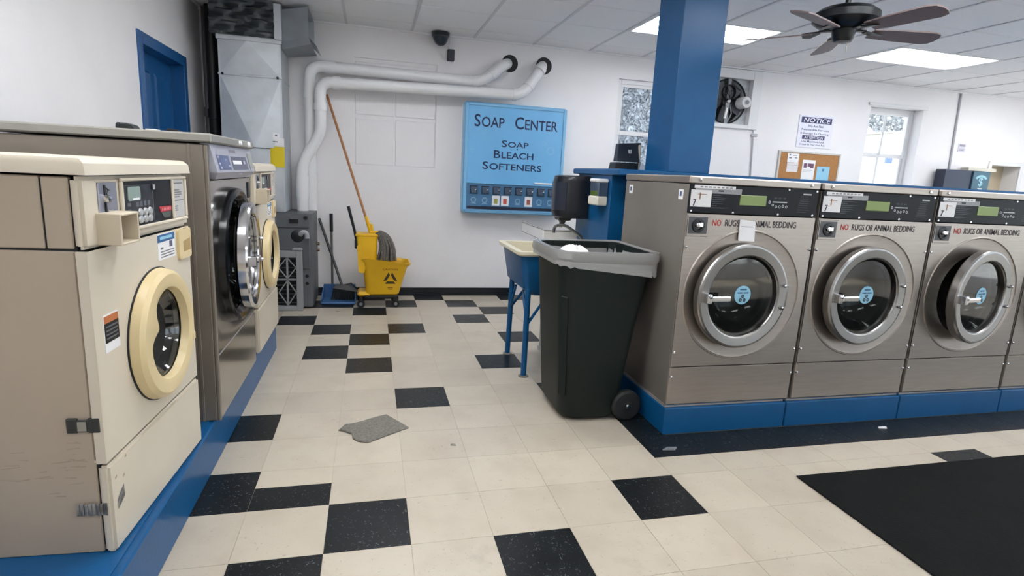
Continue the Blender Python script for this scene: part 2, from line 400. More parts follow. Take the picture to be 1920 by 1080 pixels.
for n, (a, c, z0, z1) in enumerate(SFR):
    w = S(B().box(XR+0.05, XR+0.1, a, a+0.06, z0, z1).box(XR+0.05, XR+0.1, c-0.06, c, z0, z1).box(XR+0.05, XR+0.1, a+0.06, c-0.06, z0, z0+0.06).box(XR+0.05, XR+0.1, a+0.06, c-0.06, z1-0.06, z1), 'window_%d' % (n+3), WOODW)
    B().box(XR+0.07, XR+0.076, a+0.06, c-0.06, z0+0.06, z1-0.06).out('pane', PANE, w)
for n, (a, c, z0, z1) in enumerate(SFF):
    w = S(B().box(a, a+0.06, YF-0.1, YF-0.05, z0, z1).box(c-0.06, c, YF-0.1, YF-0.05, z0, z1).box(a+0.06, c-0.06, YF-0.1, YF-0.05, z0, z0+0.06).box(a+0.06, c-0.06, YF-0.1, YF-0.05, z1-0.06, z1), 'window_%d' % (n+7), WOODW)
    B().box(a+0.06, c-0.06, YF-0.076, YF-0.07, z0+0.06, z1-0.06).out('pane', PANE, w)
S(B().box(XL, 1.70, YB-0.012, YB, 0, 0.085, 0.003).box(XL, 1.70, YB-0.024, YB-0.012, 0, 0.02), 'baseboard_back', BLACKB)
# bricked-up opening: four flush boards with grooves and a shadow line above
rec = S(B().box(RC[0], RC[1], YB+0.018, YB+0.05, RC[2], RC[3]), 'trim_1', WALLM)
for x0, x1, z0, z1 in ((0.008,0.388,1.358,1.815),(0.402,0.804,1.358,1.815),(0.008,0.388,1.845,2.16),(0.402,0.804,1.845,2.16),(0.008,0.804,2.175,2.345)):
    B().box(x0, x1, YB+0.010, YB+0.037, z0, z1, 0.006).out('infill_panel', WALLM, rec)
# alcove at the far right of the back wall
S(B().box(NH[0], NH[1], YB+0.20, YB+0.26, NH[2], NH[3]).box(NH[0], NH[0]+0.01, YB+0.02, YB+0.2, NH[2], NH[3]), 'trim_2', TAN)
fr = B()
for q in ((NH[0]-0.05,NH[0],NH[2],NH[3]+0.05),(NH[1],NH[1]+0.06,NH[2],NH[3]+0.05),(NH[0],NH[1],NH[3],NH[3]+0.05)): fr.box(q[0], q[1], YB-0.02, YB, q[2], q[3], 0.003)
S(fr, 'trim_3', WOODW)
# left door
d = B()
for q in ((DY[0]-0.06,DY[0]+0.02,0,DY[2]+0.06),(DY[1]-0.02,DY[1]+0.06,0,DY[2]+0.06),(DY[0]+0.02,DY[1]-0.02,DY[2]-0.02,DY[2]+0.06)): d.box(XL-0.13, XL+0.012, q[0], q[1], q[2], q[3], 0.003)
door1 = S(d, 'door_1', BLUED)
lf = B().box(XL-0.125, XL-0.09, DY[0]+0.02, DY[1]-0.02, 0.01, DY[2]-0.02)
for y0, y1 in ((DY[0]+0.10, DY[0]+0.42),(DY[0]+0.51, DY[0]+0.83)):
    for z0, z1 in ((0.2,0.95),(1.1,1.95)):
        lf.loft([[(XL-0.09,y0,z0),(XL-0.09,y1,z0),(XL-0.09,y1,z1),(XL-0.09,y0,z1)],[(XL-0.080,y0+0.02,z0+0.02),(XL-0.080,y1-0.02,z0+0.02),(XL-0.080,y1-0.02,z1-0.02),(XL-0.080,y0+0.02,z1-0.02)],[(XL-0.087,y0+0.05,z0+0.05),(XL-0.087,y1-0.05,z0+0.05),(XL-0.087,y1-0.05,z1-0.05),(XL-0.087,y0+0.05,z1-0.05)]])
leaf = lf.out('door_leaf', BLUED, door1)
B().lathe([(0.0,0.055),(0.022,0.05),(0.028,0.035),(0.02,0.018),(0.012,0.012),(0.012,0)], (XL-0.09, DY[0]+0.09, 1.0), 'x', 16).out('knob', CHROME, leaf)

# windows in the back wall
def sash(name, q, yg, glass, mull, jamb=0.045):
    x0, x1, z0, z1 = q; zm = (z0+z1)/2+0.10 if mull else 1.862
    b = B()
    for a, c, e, f in ((x0,x0+jamb,z0,z1),(x1-jamb,x1,z0,z1),(x0+jamb,x1-jamb,z1-0.05,z1),(x0+jamb,x1-jamb,z0,z0+0.05)): b.box(a, c, yg-0.02, yg+0.05, e, f, 0.004)
    w = S(b, name, WOODW)
    for zz in (z0+0.05, zm-0.03):
        zt = zm+0.02 if zz < zm-0.04 else z1-0.05
        yy = yg+0.012 if zz < zm-0.04 else yg-0.004
        s = B()
        for a, c, e, f in ((x0+jamb,x0+jamb+0.028,zz,zt),(x1-jamb-0.028,x1-jamb,zz,zt),(x0+jamb+0.028,x1-jamb-0.028,zz,zz+0.03),(x0+jamb+0.028,x1-jamb-0.028,zt-0.03,zt)): s.box(a, c, yy-0.012, yy+0.012, e, f, 0.002)
        if mull: s.box((x0+x1)/2-0.012-0.02, (x0+x1)/2+0.012-0.02, yy-0.010, yy+0.010, zz+0.03, zt-0.03, 0.002)
        so = s.out('sash', WOODW, w)
        B().box(x0+jamb+0.02, x1-jamb-0.02, yy+0.013, yy+0.016, zz+0.02, zt-0.02).out('pane', glass, so)
    B().box(x0-0.03, x1+0.03, YB-0.03, yg-0.02, z0-0.03, z0, 0.004).out('sill', WOODW, w)
    return w
sash('window_1', W1, YB+0.05, OBSC, False)
w2 = sash('window_2', W2, YB+0.15, PANE, True)
B().box(W2[0]-0.05, W2[1]+0.05, YB-0.025, YB, W2[3], W2[3]+0.035, 0.005).out('head_trim', WOODW, w2)

# blue partition behind the right-hand washers, its ledge and the plinths
S(B().box(1.70, 7.4, 1.68, 2.30, 0, 1.365, 0.003), 'wall_middle', BLUE)
S(B().box(1.675, 7.45, 1.52, 2.37, 1.365, 1.405, 0.006), 'trim_4', BLUE)
pl = thing('washer_plinth', 'low blue painted plinth under the row of stainless washers', 'plinth', (1.69, 0.70, 0))
for x0, x1 in ((1.69,2.448),(2.454,3.252),(3.258,4.056),(4.062,4.86)):
    b = B().box(x0, x1, 0.70, 1.50, 0, 0.148, 0.004)
    b.box(x0+0.005, x1-0.005, 0.72, 1.49, 0.148, 0.160, 0.002, m=1); b.out('plinth_block', [BLUE, mat('concrete_edge', (150,140,126), 0.8)], pl)
b = B().box(XL+0.001, -0.505, -0.45, 2.40, 0, 0.20, 0.006); b.box(XL+0.02, -0.53, -0.42, 2.38, 0.20, 0.205, m=0)
tag(b.out('washer_plinth', BLUE), 'glossy blue curb plinth under the beige washers on the left', 'plinth').location = (0,0,0)

# ------------------------------------------------------------------ ceiling lights
for n, (a, r) in enumerate(LIGHTS):
    x0 = -0.07+a*GX; y1 = 3.30-(r-1)*GY
    x1, y0 = x0+2*GX, y1-GY
    if x1 > XR: continue
    lab = {0: 'fluorescent ceiling troffer partly hidden behind the blue column', 1: 'bright fluorescent ceiling troffer right of the ceiling fan'}.get(n,
        'assumed ceiling troffer out of view, %s row from the back, %s from the left' % ({1: 'first', 2: 'second', 5: 'third', 6: 'fourth', 9: 'fifth'}[r], {-2: 'first', 0: 'second', 4: 'third', 8: 'fourth', 12: 'fifth'}[a]))
    t = thing('ceiling_light', lab, 'ceiling light', (x0, y0, ZC), 0, 'fluorescent ceiling lights')
    f = B()
    for q in ((x0+0.012,x1-0.012,y0+0.012,y0+0.035),(x0+0.012,x1-0.012,y1-0.035,y1-0.012),(x0+0.012,x0+0.035,y0+0.035,y1-0.035),(x1-0.035,x1-0.012,y0+0.035,y1-0.035)): f.box(*q, ZC-0.004, ZC+0.03, 0.002)
    f.out('frame', TBAR, t)
    B().box(x0+0.035, x1-0.035, y0+0.035, y1-0.035, ZC+0.006, ZC+0.014).out('diffuser', LAMPM, t)

# ------------------------------------------------------------------ stainless washers (front looks to local -y, x to the right)
WW, WH = 0.774, 1.215
def front_door(parent, name, cx, cz, r, hole, ang, ring_m, glass_m, y=-0.02, sticker=True, thick=0.05, handle=True):
    """round door, origin at its hinge on the right"""
    hx = cx + r + 0.005
    b = B()
    b.lathe([(hole,0.012),(hole,-0.028),(hole+0.003,-0.034),(hole+0.009,-0.037),(r-0.014,-0.041),(r-0.005,-0.039),(r,-0.031),(r,0.002),(r-0.004,0.010),(hole,0.012)], (-r-0.005, 0, 0), 'y', 72)
    for a in (-14, 14):
        b.lathe([(0.0,-0.056),(0.008,-0.054),(0.010,-0.046),(0.010,-0.04)], (-r-0.005+(r-0.028)*math.cos(R(a)), 0, (r-0.028)*math.sin(R(a))), 'y', 10, m=1)
    b.box(-0.03, 0.018, -0.018, 0.012, -0.06, 0.06, 0.004)
    dr = b.out(name, [ring_m, CHROME], parent, rel=False, ang=14); dr.location = (hx, y, cz); dr.rotation_euler = (0, 0, R(ang))
    gl = B().lathe([(hole+0.002,-0.008),(hole*0.92,-0.006),(hole*0.80,0.035),(hole*0.66,0.075),(hole*0.45,0.098),(hole*0.2,0.108),(0.001,0.11)], (-r-0.005, 0, 0), 'y', 48, cap1=True)
    gl.out('glass', glass_m, dr, rel=False)
    B().lathe([(hole+0.001,0.0),(hole+0.001,0.02),(hole-0.022,0.022),(hole-0.022,0.0)], (-r-0.005, 0.004, 0), 'y', 48).out('gasket', BLACKR, dr, rel=False)
    fr_ = B().lathe([(hole-0.012,-0.014),(hole*0.5,-0.016),(0.001,-0.0165)], (-r-0.005, 0, 0), 'y', 48, cap1=True)
    fr_.out('window_pane', DGLASS, dr, rel=False)
    if handle:
        h = B().box(-2*r+0.025, -2*r+0.055, -0.075, -0.036, -0.024, 0.024, 0.004).box(-2*r+0.05, -2*r+0.165, -0.078, -0.060, -0.013, 0.013, 0.005)
        h.lathe([(0.0,-0.082),(0.009,-0.080),(0.011,-0.074)], (-2*r+0.04, 0, 0.012), 'y', 10)
        h.out('handle', CHROME, dr, rel=False)
    if sticker:
        st = B().lathe([(0.001,-0.0195),(0.050,-0.0190),(0.050,-0.0175)], (-r+0.0, 0, 0.008), 'y', 32, cap0=True)
        c0 = -r
        for x0, x1, z0, z1 in ((-0.022,0.020,0.026,0.034),(-0.034,-0.004,0.008,0.015),(0.002,0.034,0.008,0.015)): st.quad([(c0+x0,-0.0205,z0+0.008),(c0+x1,-0.0205,z0+0.008),(c0+x1,-0.0205,z1+0.008),(c0+x0,-0.0205,z1+0.008)], m=1)
        for a in (90, 210, 330):
            st.lathe([(0.004,-0.0206),(0.010,-0.0206)], (c0+0.014*math.cos(R(a)), 0, -0.012+0.014*math.sin(R(a))), 'y', 8, m=2)
        st.out('round_sticker', [LBLUE, mat('sticker_blue', (44,86,128), 0.5), INK], dr, rel=False)
    return dr

def stainless_washer(x0, label, ang, n):
    t = thing('stainless_washer', label, 'washing machine', (x0, 0.72, 0.16), 0, 'stainless front load washers on the blue plinth')
    P = lambda b, nm, m, lab=None: b.out(nm, m, t, lab, rel=False)
    b = B()   # cabinet: sides, back, floor, roof with the front left open
    for q in ((0.002,0.022,0.006,0.74),(WW-0.022,WW-0.002,0.006,0.74)): b.box(*q, 0.0, WH-0.04, 0.003)
    b.box(0.022, WW-0.022, 0.72, 0.74, 0, WH-0.04); b.box(0.022, WW-0.022, 0.03, 0.72, 0.0, 0.03); b.box(0.022, WW-0.022, 0.03, 0.72, WH-0.07, WH-0.04)
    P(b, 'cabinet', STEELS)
    b = B().box(-0.002, WW+0.002, 0.0, 0.745, WH-0.036, WH, 0.005); P(b, 'top_cover', STEEL)
    b = B().box(0.003, WW-0.003, -0.004, 0.03, WH-0.036, WH-0.002, 0.004)
    for x in (0.055, WW-0.06): b.lathe([(0,-0.011),(0.008,-0.009),(0.009,-0.003)], (x,0,WH-0.018), 'y', 10, m=1)
    P(b, 'front_trim', [STEEL, CHROME])
    # control panel
    cpn = B().box(0.004, WW-0.004, 0.0, 0.03, 1.032, 1.178, 0.003)
    for x, z in ((0.02,1.042),(0.26,1.040),(0.53,1.040),(WW-0.03,1.042),(0.58,1.17),(WW-0.02,1.168)): cpn.lathe([(0,-0.005),(0.006,-0.004),(0.007,0)], (x,0,z), 'y', 8, m=1)
    for k in range(7): cpn.quad([(0.135,-0.0008,1.122-k*0.0105),(0.135+0.02+0.11*random.random(),-0.0008,1.122-k*0.0105),(0.135+0.02+0.11*random.random(),-0.0008,1.127-k*0.0105),(0.135,-0.0008,1.127-k*0.0105)], m=2)
    for k in range(8): cpn.quad([(0.660-k*0.002,-0.0008,1.136-k*0.0115),(0.700+0.03*random.random(),-0.0008,1.136-k*0.0115),(0.705,-0.0008,1.140-k*0.0115),(0.660-k*0.002,-0.0008,1.140-k*0.0115)], m=2)
    cpn.quad([(0.672,-0.0008,1.147),(0.724,-0.0008,1.147),(0.724,-0.0008,1.154),(0.672,-0.0008,1.154)], m=3)
    cpn.box(0.49, 0.578, -0.003, 0.001, 1.100, 1.108, 0.001, m=3)
    for k, dz in enumerate((0.018,0.004,-0.004,-0.004,0.0,-0.003)): cpn.lathe([(0.004,-0.001),(0.0075,-0.001)], (0.472+k*0.021,0,1.084+dz), 'y', 10, m=3)
    for k in range(3): cpn.quad([(0.497+k*0.027,-0.0008,1.120),(0.515+k*0.027,-0.0008,1.120),(0.515+k*0.027,-0.0008,1.128),(0.497+k*0.027,-0.0008,1.128)], m=2)
    co = P(cpn, 'control_panel', [DARKG, CHROME, mat('faint_print', (50,56,66), 0.5), mat('pale_print', (190,194,198), 0.5)])
    B().box(0.295, 0.452, -0.003, 0.001, 1.080, 1.132, 0.002).out('display', LCD, co, rel=False)
    s = B().box(0.012, 0.128, -0.0022, 0.0002, 1.064, 1.148); s.tube([(0.03,-0.003,1.068),(0.04,-0.003,1.10),(0.028,-0.003,1.098)], 0.003, 5, m=1); s.box(0.05, 0.10, -0.003, -0.002, 1.125, 1.128, m=2); s.box(0.06, 0.066, -0.003, -0.002, 1.10, 1.135, m=2)
    s.out('price_sticker', [WHITE, INK, mat('brown_ink', (150,110,80), 0.7)], co, rel=False)
    s = B().box(0.035, 0.30, -0.0012, 0.0002, 1.133, 1.160, m=1); s.box(0.028, 0.262, -0.0018, 0.0002, 1.156, 1.172); s.box(0.165, 0.195, -0.0018, -0.001, 1.143, 1.150, m=2)
    for k in range(8): s.box(0.06+k*0.024, 0.075+k*0.024, -0.0024, -0.0017, 1.160, 1.167, m=1)
    s.out('instruction_strip', [WHITE, mat('grey_strip', (150,152,156), 0.5), INK], co, rel=False)
    # main front with the pressed ring and the door opening
    b = B().dish((0.004, WW-0.004, 0.218, 1.028), (0.382, 0.604), [(0.235,0.07),(0.245,0.008),(0.29,0.003),(0.336,0.002),(0.341,0.001),(0.345,-0.0045),(0.350,-0.0045),(0.354,0.0)], 0.0, 72)
    b.box(0.004, 0.012, 0.0005, 0.03, 0.218, 1.028); b.box(WW-0.012, WW-0.004, 0.0005, 0.03, 0.218, 1.028); b.box(0.012, WW-0.012, 0.0005, 0.03, 1.018, 1.028)
    for z in (0.30, 0.86):
        for x in (0.014, WW-0.014): b.lathe([(0,-0.008),(0.007,-0.006),(0.008,0.001)], (x,0,z), 'y', 10, m=1)
    P(b, 'front_panel', [STEEL, CHROME])
    b = B().box(0.004, WW-0.004, 0.0, 0.03, 0.004, 0.212, 0.003)
    for x in (0.014, WW-0.014): b.lathe([(0,-0.008),(0.007,-0.006),(0.008,0.001)], (x,0,0.16), 'y', 10, m=1)
    P(b, 'lower_panel', [STEEL, CHROME])
    P(B().lathe([(0.238,0.04),(0.238,0.10),(0.262,0.11),(0.262,0.55),(0.05,0.56),(0.001,0.55)], (0.392,0,0.608), 'y', 48), 'drum', DRUM)
    # lettering and coin drop
    b = B().text('NO', 0.152, 0.203, 0.970, 1.002, -0.0012, m=0); b.text('RUGS OR ANIMAL BEDDING', 0.226, 0.655, 0.970, 1.004, -0.0012, m=1)
    P(b, 'lettering', [REDI, mat('plum_ink', (58,50,56), 0.6)])
    b = B().box(0.008, 0.132, -0.004, 0.001, 0.914, 1.022, 0.002, m=2); b.box(0.014, 0.122, -0.0052, -0.003, 0.928, 1.014, 0.002)
    b.lathe([(0.036,-0.006),(0.034,-0.012),(0.022,-0.013),(0.02,-0.008)], (0.070,0,0.970), 'y', 24, m=1)
    b.lathe([(0,-0.028),(0.010,-0.027),(0.014,-0.02),(0.014,-0.008)], (0.062,0,0.974), 'y', 16, m=3); b.box(0.070, 0.090, -0.022, -0.008, 0.962, 0.986, 0.003, m=3)
    P(b, 'coin_drop', [mat('coin_plate', (84,84,86), 0.35, 0.7), BLACKP, STEEL, CHROME])
    front_door(t, 'door', 0.352, 0.608, 0.278, 0.214, ang, STEELD, DGLASS, y=-0.004)
    if n == 0:
        for y, z in ((0.075,1.095),(0.66,1.10)):
            b = B(); b.box(0.0, 0.002, y-0.022, y+0.022, z, z+0.05); b.box(-0.0008, 0.0002, y-0.008, y+0.010, z+0.016, z+0.04, m=1)
            P(b, 'side_label', [WHITE, mat('label_blue', (70,90,140), 0.6)])
    return t
WLAB = ['stainless front load washer nearest the green bin, paper tag above its door', 'stainless front load washer second from the green bin, door barely ajar',
        'stainless front load washer third from the green bin, door swung wider open', 'stainless front load washer cut off by the right edge of the picture']
for n, ang in enumerate((3, 4, 10, 4)): stainless_washer(1.70+n*0.79, WLAB[n], ang, n)
b = B().loft([[(2.008,0.7155,1.168),(2.100,0.7155,1.160),(2.103,0.7155,1.056),(2.010,0.7155,1.058)],[(2.008,0.7130,1.168),(2.100,0.7130,1.160),(2.103,0.7070,1.056),(2.010,0.7070,1.058)]])
b.box(2.018, 2.09, 0.7105, 0.7130, 1.13, 1.133, m=1)
tag(b.out('paper_tag', [WHITE, GREYI]), 'white paper tag taped over the lettering of the first stainless washer', 'tag')

# ------------------------------------------------------------------ beige washers
BW, BH = 0.71, 1.115
def beige_washer(loc, rz, label, worn):
    t = thing('beige_washer', label, 'washing machine', loc, rz, 'beige front load washers on the left plinth')
    P = lambda b, nm, m, lab=None: b.out(nm, m, t, lab, rel=False)
    z1, zs, zc = 1.070, 0.275, 0.880
    D = 0.72
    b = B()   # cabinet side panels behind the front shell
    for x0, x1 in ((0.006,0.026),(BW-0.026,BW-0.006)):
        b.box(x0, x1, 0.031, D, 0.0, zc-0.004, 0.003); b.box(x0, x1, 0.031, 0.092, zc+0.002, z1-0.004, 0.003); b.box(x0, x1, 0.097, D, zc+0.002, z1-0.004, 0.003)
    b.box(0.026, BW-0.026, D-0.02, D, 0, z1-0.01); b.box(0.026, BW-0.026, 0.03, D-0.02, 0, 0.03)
    P(b, 'cabinet', BEIGED)
    P(B().box(0.012, BW-0.012, 0.025, D-0.004, 0.02, z1-0.01), 'inner_frame', BLACKR)
    # rounded lid
    lp = [(0.0,0.0),(0.004,0.030),(0.016,0.042),(0.03,0.045)]
    P(B().loft([[(-0.004+k[0]*0.6,-0.016+k[0],z1+0.002+k[1]),(BW+0.004-k[0]*0.6,-0.016+k[0],z1+0.002+k[1]),(BW+0.004-k[0]*0.6,D,z1+0.002+k[1]),(-0.004+k[0]*0.6,D,z1+0.002+k[1])] for k in lp]), 'lid', BEIGE)
    # console shell with its recessed bezel
    b = B().box(0.0, BW, 0.0, 0.027, zc, z1-0.002, 0.010, seg=2); P(b, 'console', BEIGE)
    b = B()
    b.box(0.196, 0.690, -0.010, 0.0, 0.905, 0.916, 0.003); b.box(0.196, 0.690, -0.010, 0.0, 1.052, 1.062, 0.003); b.box(0.196, 0.208, -0.010, 0.0, 0.916, 1.052, 0.003); b.box(0.560, 0.574, -0.010, 0.0, 0.916, 1.052, 0.003); b.box(0.680, 0.690, -0.010, 0.0, 0.916, 1.052, 0.003)
    P(b, 'bezel', BEIGE)
    dp = B().box(0.208, 0.560, -0.004, 0.001, 0.916, 1.052); dp.box(0.214, 0.402, -0.0055, -0.003, 0.930, 1.040, 0.002, m=1)
    dp.box(0.398, 0.420, -0.010, -0.004, 1.020, 1.042, 0.004, m=2); dp.box(0.404, 0.408, -0.0065, -0.0035, 0.925, 1.020, m=3)
    for i in range(3):
        for j in range(2): dp.lathe([(0,-0.011),(0.011,-0.010),(0.013,-0.005)], (0.310+i*0.034,0,0.945-0.022*j+0.012), 'y', 12, m=2)
    for i in range(4): dp.quad([(0.285+i*0.026,-0.0062,0.975),(0.303+i*0.026,-0.0062,0.975),(0.303+i*0.026,-0.0062,0.990),(0.285+i*0.026,-0.0062,0.990)], m=3)
    for i in range(2): dp.quad([(0.230,-0.0062,0.960+i*0.018),(0.250,-0.0062,0.960+i*0.018),(0.250,-0.0062,0.970+i*0.018),(0.230,-0.0062,0.970+i*0.018)], m=3)
    dp.prism([(0.452,0.965),(0.552,0.962),(0.552,0.946),(0.462,0.946)], 'xz', -0.0052, -0.0038, m=4); dp.prism([(0.466,0.944),(0.548,0.944),(0.540,0.926),(0.488,0.926)], 'xz', -0.0052, -0.0038, m=5)
    for k in range(6): dp.quad([(0.470+k*0.013,-0.0056,0.950),(0.478+k*0.013,-0.0056,0.950),(0.480+k*0.013,-0.0056,0.959),(0.472+k*0.013,-0.0056,0.959)], m=6)
    dpo = P(dp, 'control_panel', [DARKG, mat('dark_inset', (30,33,42), 0.35), mat('silver_key', (190,192,194), 0.3, 0.3), mat('slate_print', (100,104,112), 0.5), mat('red_logo', (186,52,62), 0.5), mat('green_grey', (84,92,88), 0.5), mat('pink_print', (224,140,146), 0.6)])
    s = B().prism(rr(0.235, 0.315, 0.994, 1.036, 0.008), 'xz', -0.008, -0.005); s.box(0.262, 0.305, -0.0085, -0.0078, 0.996, 1.002, m=1)
    s.out('display', [LCDG, WHITE], dpo, rel=False)
    s = B().box(0.576, 0.678, -0.003, 0.001, 0.918, 1.052)
    for k, (z, w_) in enumerate(((1.036,0.08),(1.012,0.05),(1.004,0.07),(0.996,0.07),(0.988,0.05),(0.975,0.085),(0.955,0.03),(0.948,0.03),(0.941,0.03))): s.quad([(0.585,-0.0036,z),(0.585+w_,-0.0036,z),(0.585+w_,-0.0036,z+0.004),(0.585,-0.0036,z+0.004)], m=1)
    P(s, 'instruction_card', [mat('card_grey', (196,194,192), 0.5), GREYI])
    s = B().box(0.078, 0.178, -0.004, 0.001, 0.960, 1.052, 0.002); s.box(0.105, 0.112, -0.007, -0.003, 0.965, 1.045, m=1); s.lathe([(0,-0.020),(0.010,-0.018),(0.012,-0.004)], (0.108,0,1.008), 'y', 14, m=2); s.tube([(0.108,-0.006,1.04),(0.13,-0.006,1.03),(0.118,-0.006,1.02)], 0.002, 5, m=1); s.box(0.12, 0.15, -0.006, -0.003, 0.972, 0.978, m=2)
    P(s, 'coin_plate', [mat('coin_plate_pale', (150,152,164), 0.35, 0.5), BLACKP, CHROME])
    # coin box: hollow hood open at the front
    b = B()
    x0, x1, za, zb, yd = 0.060, 0.168, 0.886, 0.972, -0.060
    b.box(x0, x0+0.007, yd, 0.002, za, zb, 0.002); b.box(x1-0.007, x1, yd, 0.002, za, zb, 0.002); b.box(x0+0.007, x1-0.007, yd, 0.002, zb-0.007, zb, 0.002); b.box(x0+0.007, x1-0.007, yd, 0.002, za, za+0.007, 0.002); b.box(x0+0.007, x1-0.007, -0.006, 0.0, za+0.007, zb-0.007, m=1)
    P(b, 'coin_box', [mat('coin_box_beige', (206,194,172), 0.45), mat('box_inside', (120,104,80), 0.7)])
    # main front and kick panel
    b = B().dish((0.0, BW, zs+0.005, zc-0.004), (0.390, 0.547), [(0.185,0.05),(0.19,0.010),(0.215,0.006),(0.222,0.0)], 0.0, 64)
    b.box(0.0, 0.006, 0.0005, 0.026, zs+0.004, zc-0.004); b.box(BW-0.006, BW, 0.0005, 0.026, zs+0.004, zc-0.004); b.box(0.006, BW-0.006, 0.010, 0.034, zs+0.005, zs+0.012)
    P(b, 'front_panel', BEIGE)
    b = B().box(0.0, BW, -0.004, 0.026, 0.0, zs-0.005, 0.008, seg=2); P(b, 'kick_panel', BEIGE)
    # yellowed door ring; the opening is kidney shaped because of the handle swelling
    cx, cz, ro = 0.390, 0.547, 0.220
    n = 64; loops = []
    def hole(t):
        a = (math.degrees(t) % 360); d_ = min(abs(a-158), 360-abs(a-158))
        return 0.150 - 0.055*math.exp(-(d_/17)**2)
    for kind in range(7):
        lp = []
        for i in range(n):
            th = 2*math.pi*i/n; h = hole(th)
            r_, y_ = [(ro-0.004,0.004),(ro,-0.006),(ro-0.006,-0.030),(ro-0.020,-0.042),(h+0.022,-0.043),(h+0.006,-0.038),(h-0.002,-0.014)][kind]
            lp.append((cx+r_*math.cos(th)+(0.006 if kind > 3 else 0), y_, cz+r_*math.sin(th)))
        loops.append(lp)
    dr = P(B().loft(loops, False, False), 'door', RING)
    B().lathe([(ro-0.006,0.0),(ro+0.003,0.001),(ro+0.003,-0.004),(ro-0.006,-0.006)], (cx,0,cz), 'y', 48).out('seal', BLACKR, dr, rel=False)
    B().lathe([(0.165,-0.012),(0.14,-0.010),(0.11,0.03),(0.06,0.055),(0.001,0.062)], (cx+0.006,0,cz), 'y', 40, cap1=True).out('glass', DGLASS, dr, rel=False)
    B().box(cx+0.178, cx+0.205, -0.044, -0.030, cz-0.08, cz-0.05, 0.003).out('latch_mark', RING, dr, rel=False)
    P(B().lathe([(0.182,0.02),(0.20,0.06),(0.20,0.45),(0.001,0.46)], (cx,0,cz), 'y', 40), 'drum', DRUM)
    # soap drawer, notices
    b = B().prism(rr(0.588, 0.702, 0.764, 0.873, 0.012), 'xz', -0.010, 0.002)
    dro = P(b, 'soap_drawer', RING)
    B().loft([[(0.624,-0.0100,0.790),(0.694,-0.0100,0.790),(0.694,-0.0100,0.836),(0.624,-0.0100,0.828)],[(0.630,-0.0112,0.796),(0.690,-0.0112,0.796),(0.690,-0.0112,0.830),(0.630,-0.0112,0.822)]]).out('grip', mat('grip_tan', (176,150,100), 0.5), dro, rel=False)  # grip face in a darker tan than the drawer
    s = B().box(0.428, 0.570, -0.0016, 0.0, 0.784, 0.872); s.box(0.428, 0.568, -0.0022, -0.001, 0.845, 0.870, m=1); s.box(0.445, 0.545, -0.0028, -0.002, 0.853, 0.863, m=2)
    s.box(0.522, 0.546, -0.0024, -0.001, 0.822, 0.842, m=3); s.box(0.448, 0.468, -0.0024, -0.001, 0.820, 0.827, m=4)
    for k in range(3): s.box(0.448, 0.560, -0.0024, -0.001, 0.792+k*0.009, 0.7955+k*0.009, m=4)
    P(s, 'notice_sticker', [WHITE, mat('notice_blue', (48,98,150), 0.5), LBLUE, mat('notice_grey', (96,98,122), 0.5), GREYI])
    if worn:
        s = B().box(0.048, 0.130, -0.0016, 0.0, 0.585, 0.692); s.box(0.050, 0.128, -0.0022, -0.001, 0.612, 0.668, m=1); s.box(0.050, 0.128, -0.0022, -0.001, 0.668, 0.688, m=2)
        for k in range(4): s.box(0.056, 0.120, -0.003, -0.002, 0.622+k*0.011, 0.626+k*0.011, m=3)
        P(s, 'warning_label', [WHITE, DARKG, mat('warning_orange', (190,112,66), 0.6), mat('slate_print', (100,104,112), 0.5)])
        b = B().box(0.0, 0.030, -0.010, 0.004, 0.33, 0.355); 
        b = B().box(-0.003, 0.006, 0.062, 0.090, 0.374, 0.416, 0.002).box(-0.004, 0.006, 0.036, 0.066, 0.376, 0.412, 0.004, m=1).box(-0.003, 0.006, 0.008, 0.038, 0.374, 0.416, 0.002)
        P(b, 'side_latch', [mat('latch_dark', (58,60,58), 0.4, 0.4), mat('latch_silver', (160,158,150), 0.35, 0.7)])
        b = B(); 
        for k in range(8):
            y0 = 0.008+k*0.010; b.loft([[(-0.001,y0,0.120+0.003*(k%2)),(-0.001,y0+0.009,0.122),(-0.001,y0+0.009,0.160-0.003*(k%3)),(-0.001,y0,0.160)],[(-0.004,y0+0.002,0.126),(-0.003,y0+0.008,0.126),(-0.004,y0+0.007,0.155),(-0.003,y0+0.002,0.153)]])
        P(b, 'crumpled_tape', SCUFF)
        rq = random.Random(11); q = B()
        for k in range(26):
            yy, zz_, l, a_ = rq.uniform(0.05,0.22), rq.gauss(0.265,0.035), rq.uniform(0.008,0.05), rq.uniform(-0.15,0.15)
            q.quad([(0.0056,yy,zz_),(0.0056,yy+l,zz_+a_*l),(0.0056,yy+l,zz_+a_*l+0.0015),(0.0056,yy,zz_+rq.uniform(0.001,0.004))])
        for k in range(4):
            xx, zz_ = rq.uniform(0.02,0.10), rq.gauss(0.21,0.03); q.quad([(xx,-0.0046,zz_),(xx+0.012,-0.0046,zz_+0.004),(xx+0.010,-0.0046,zz_+0.012),(xx+0.001,-0.0046,zz_+0.006)])
        q.out('scuff_marks', mat('scuff_brown', (160,146,127), 0.7), t, kind='stuff', rel=False)
        b = B()
        b.loft([[(0.03,-0.005,0.12),(0.07,-0.005,0.14),(0.07,-0.005,0.18),(0.03,-0.005,0.15)],[(0.032,-0.006,0.124),(0.068,-0.007,0.143),(0.068,-0.006,0.176),(0.032,-0.007,0.147)]])
        P(b, 'crumpled_tape', SCUFF)
    return t
beige_washer((-0.555, -0.178, 0.205), R(90-3.4), 'beige front load washer with yellowed door, nearest in the left row', True)
beige_washer((-0.485, 1.655, 0.205), R(90), 'beige front load washer at the far end of the left row', False)

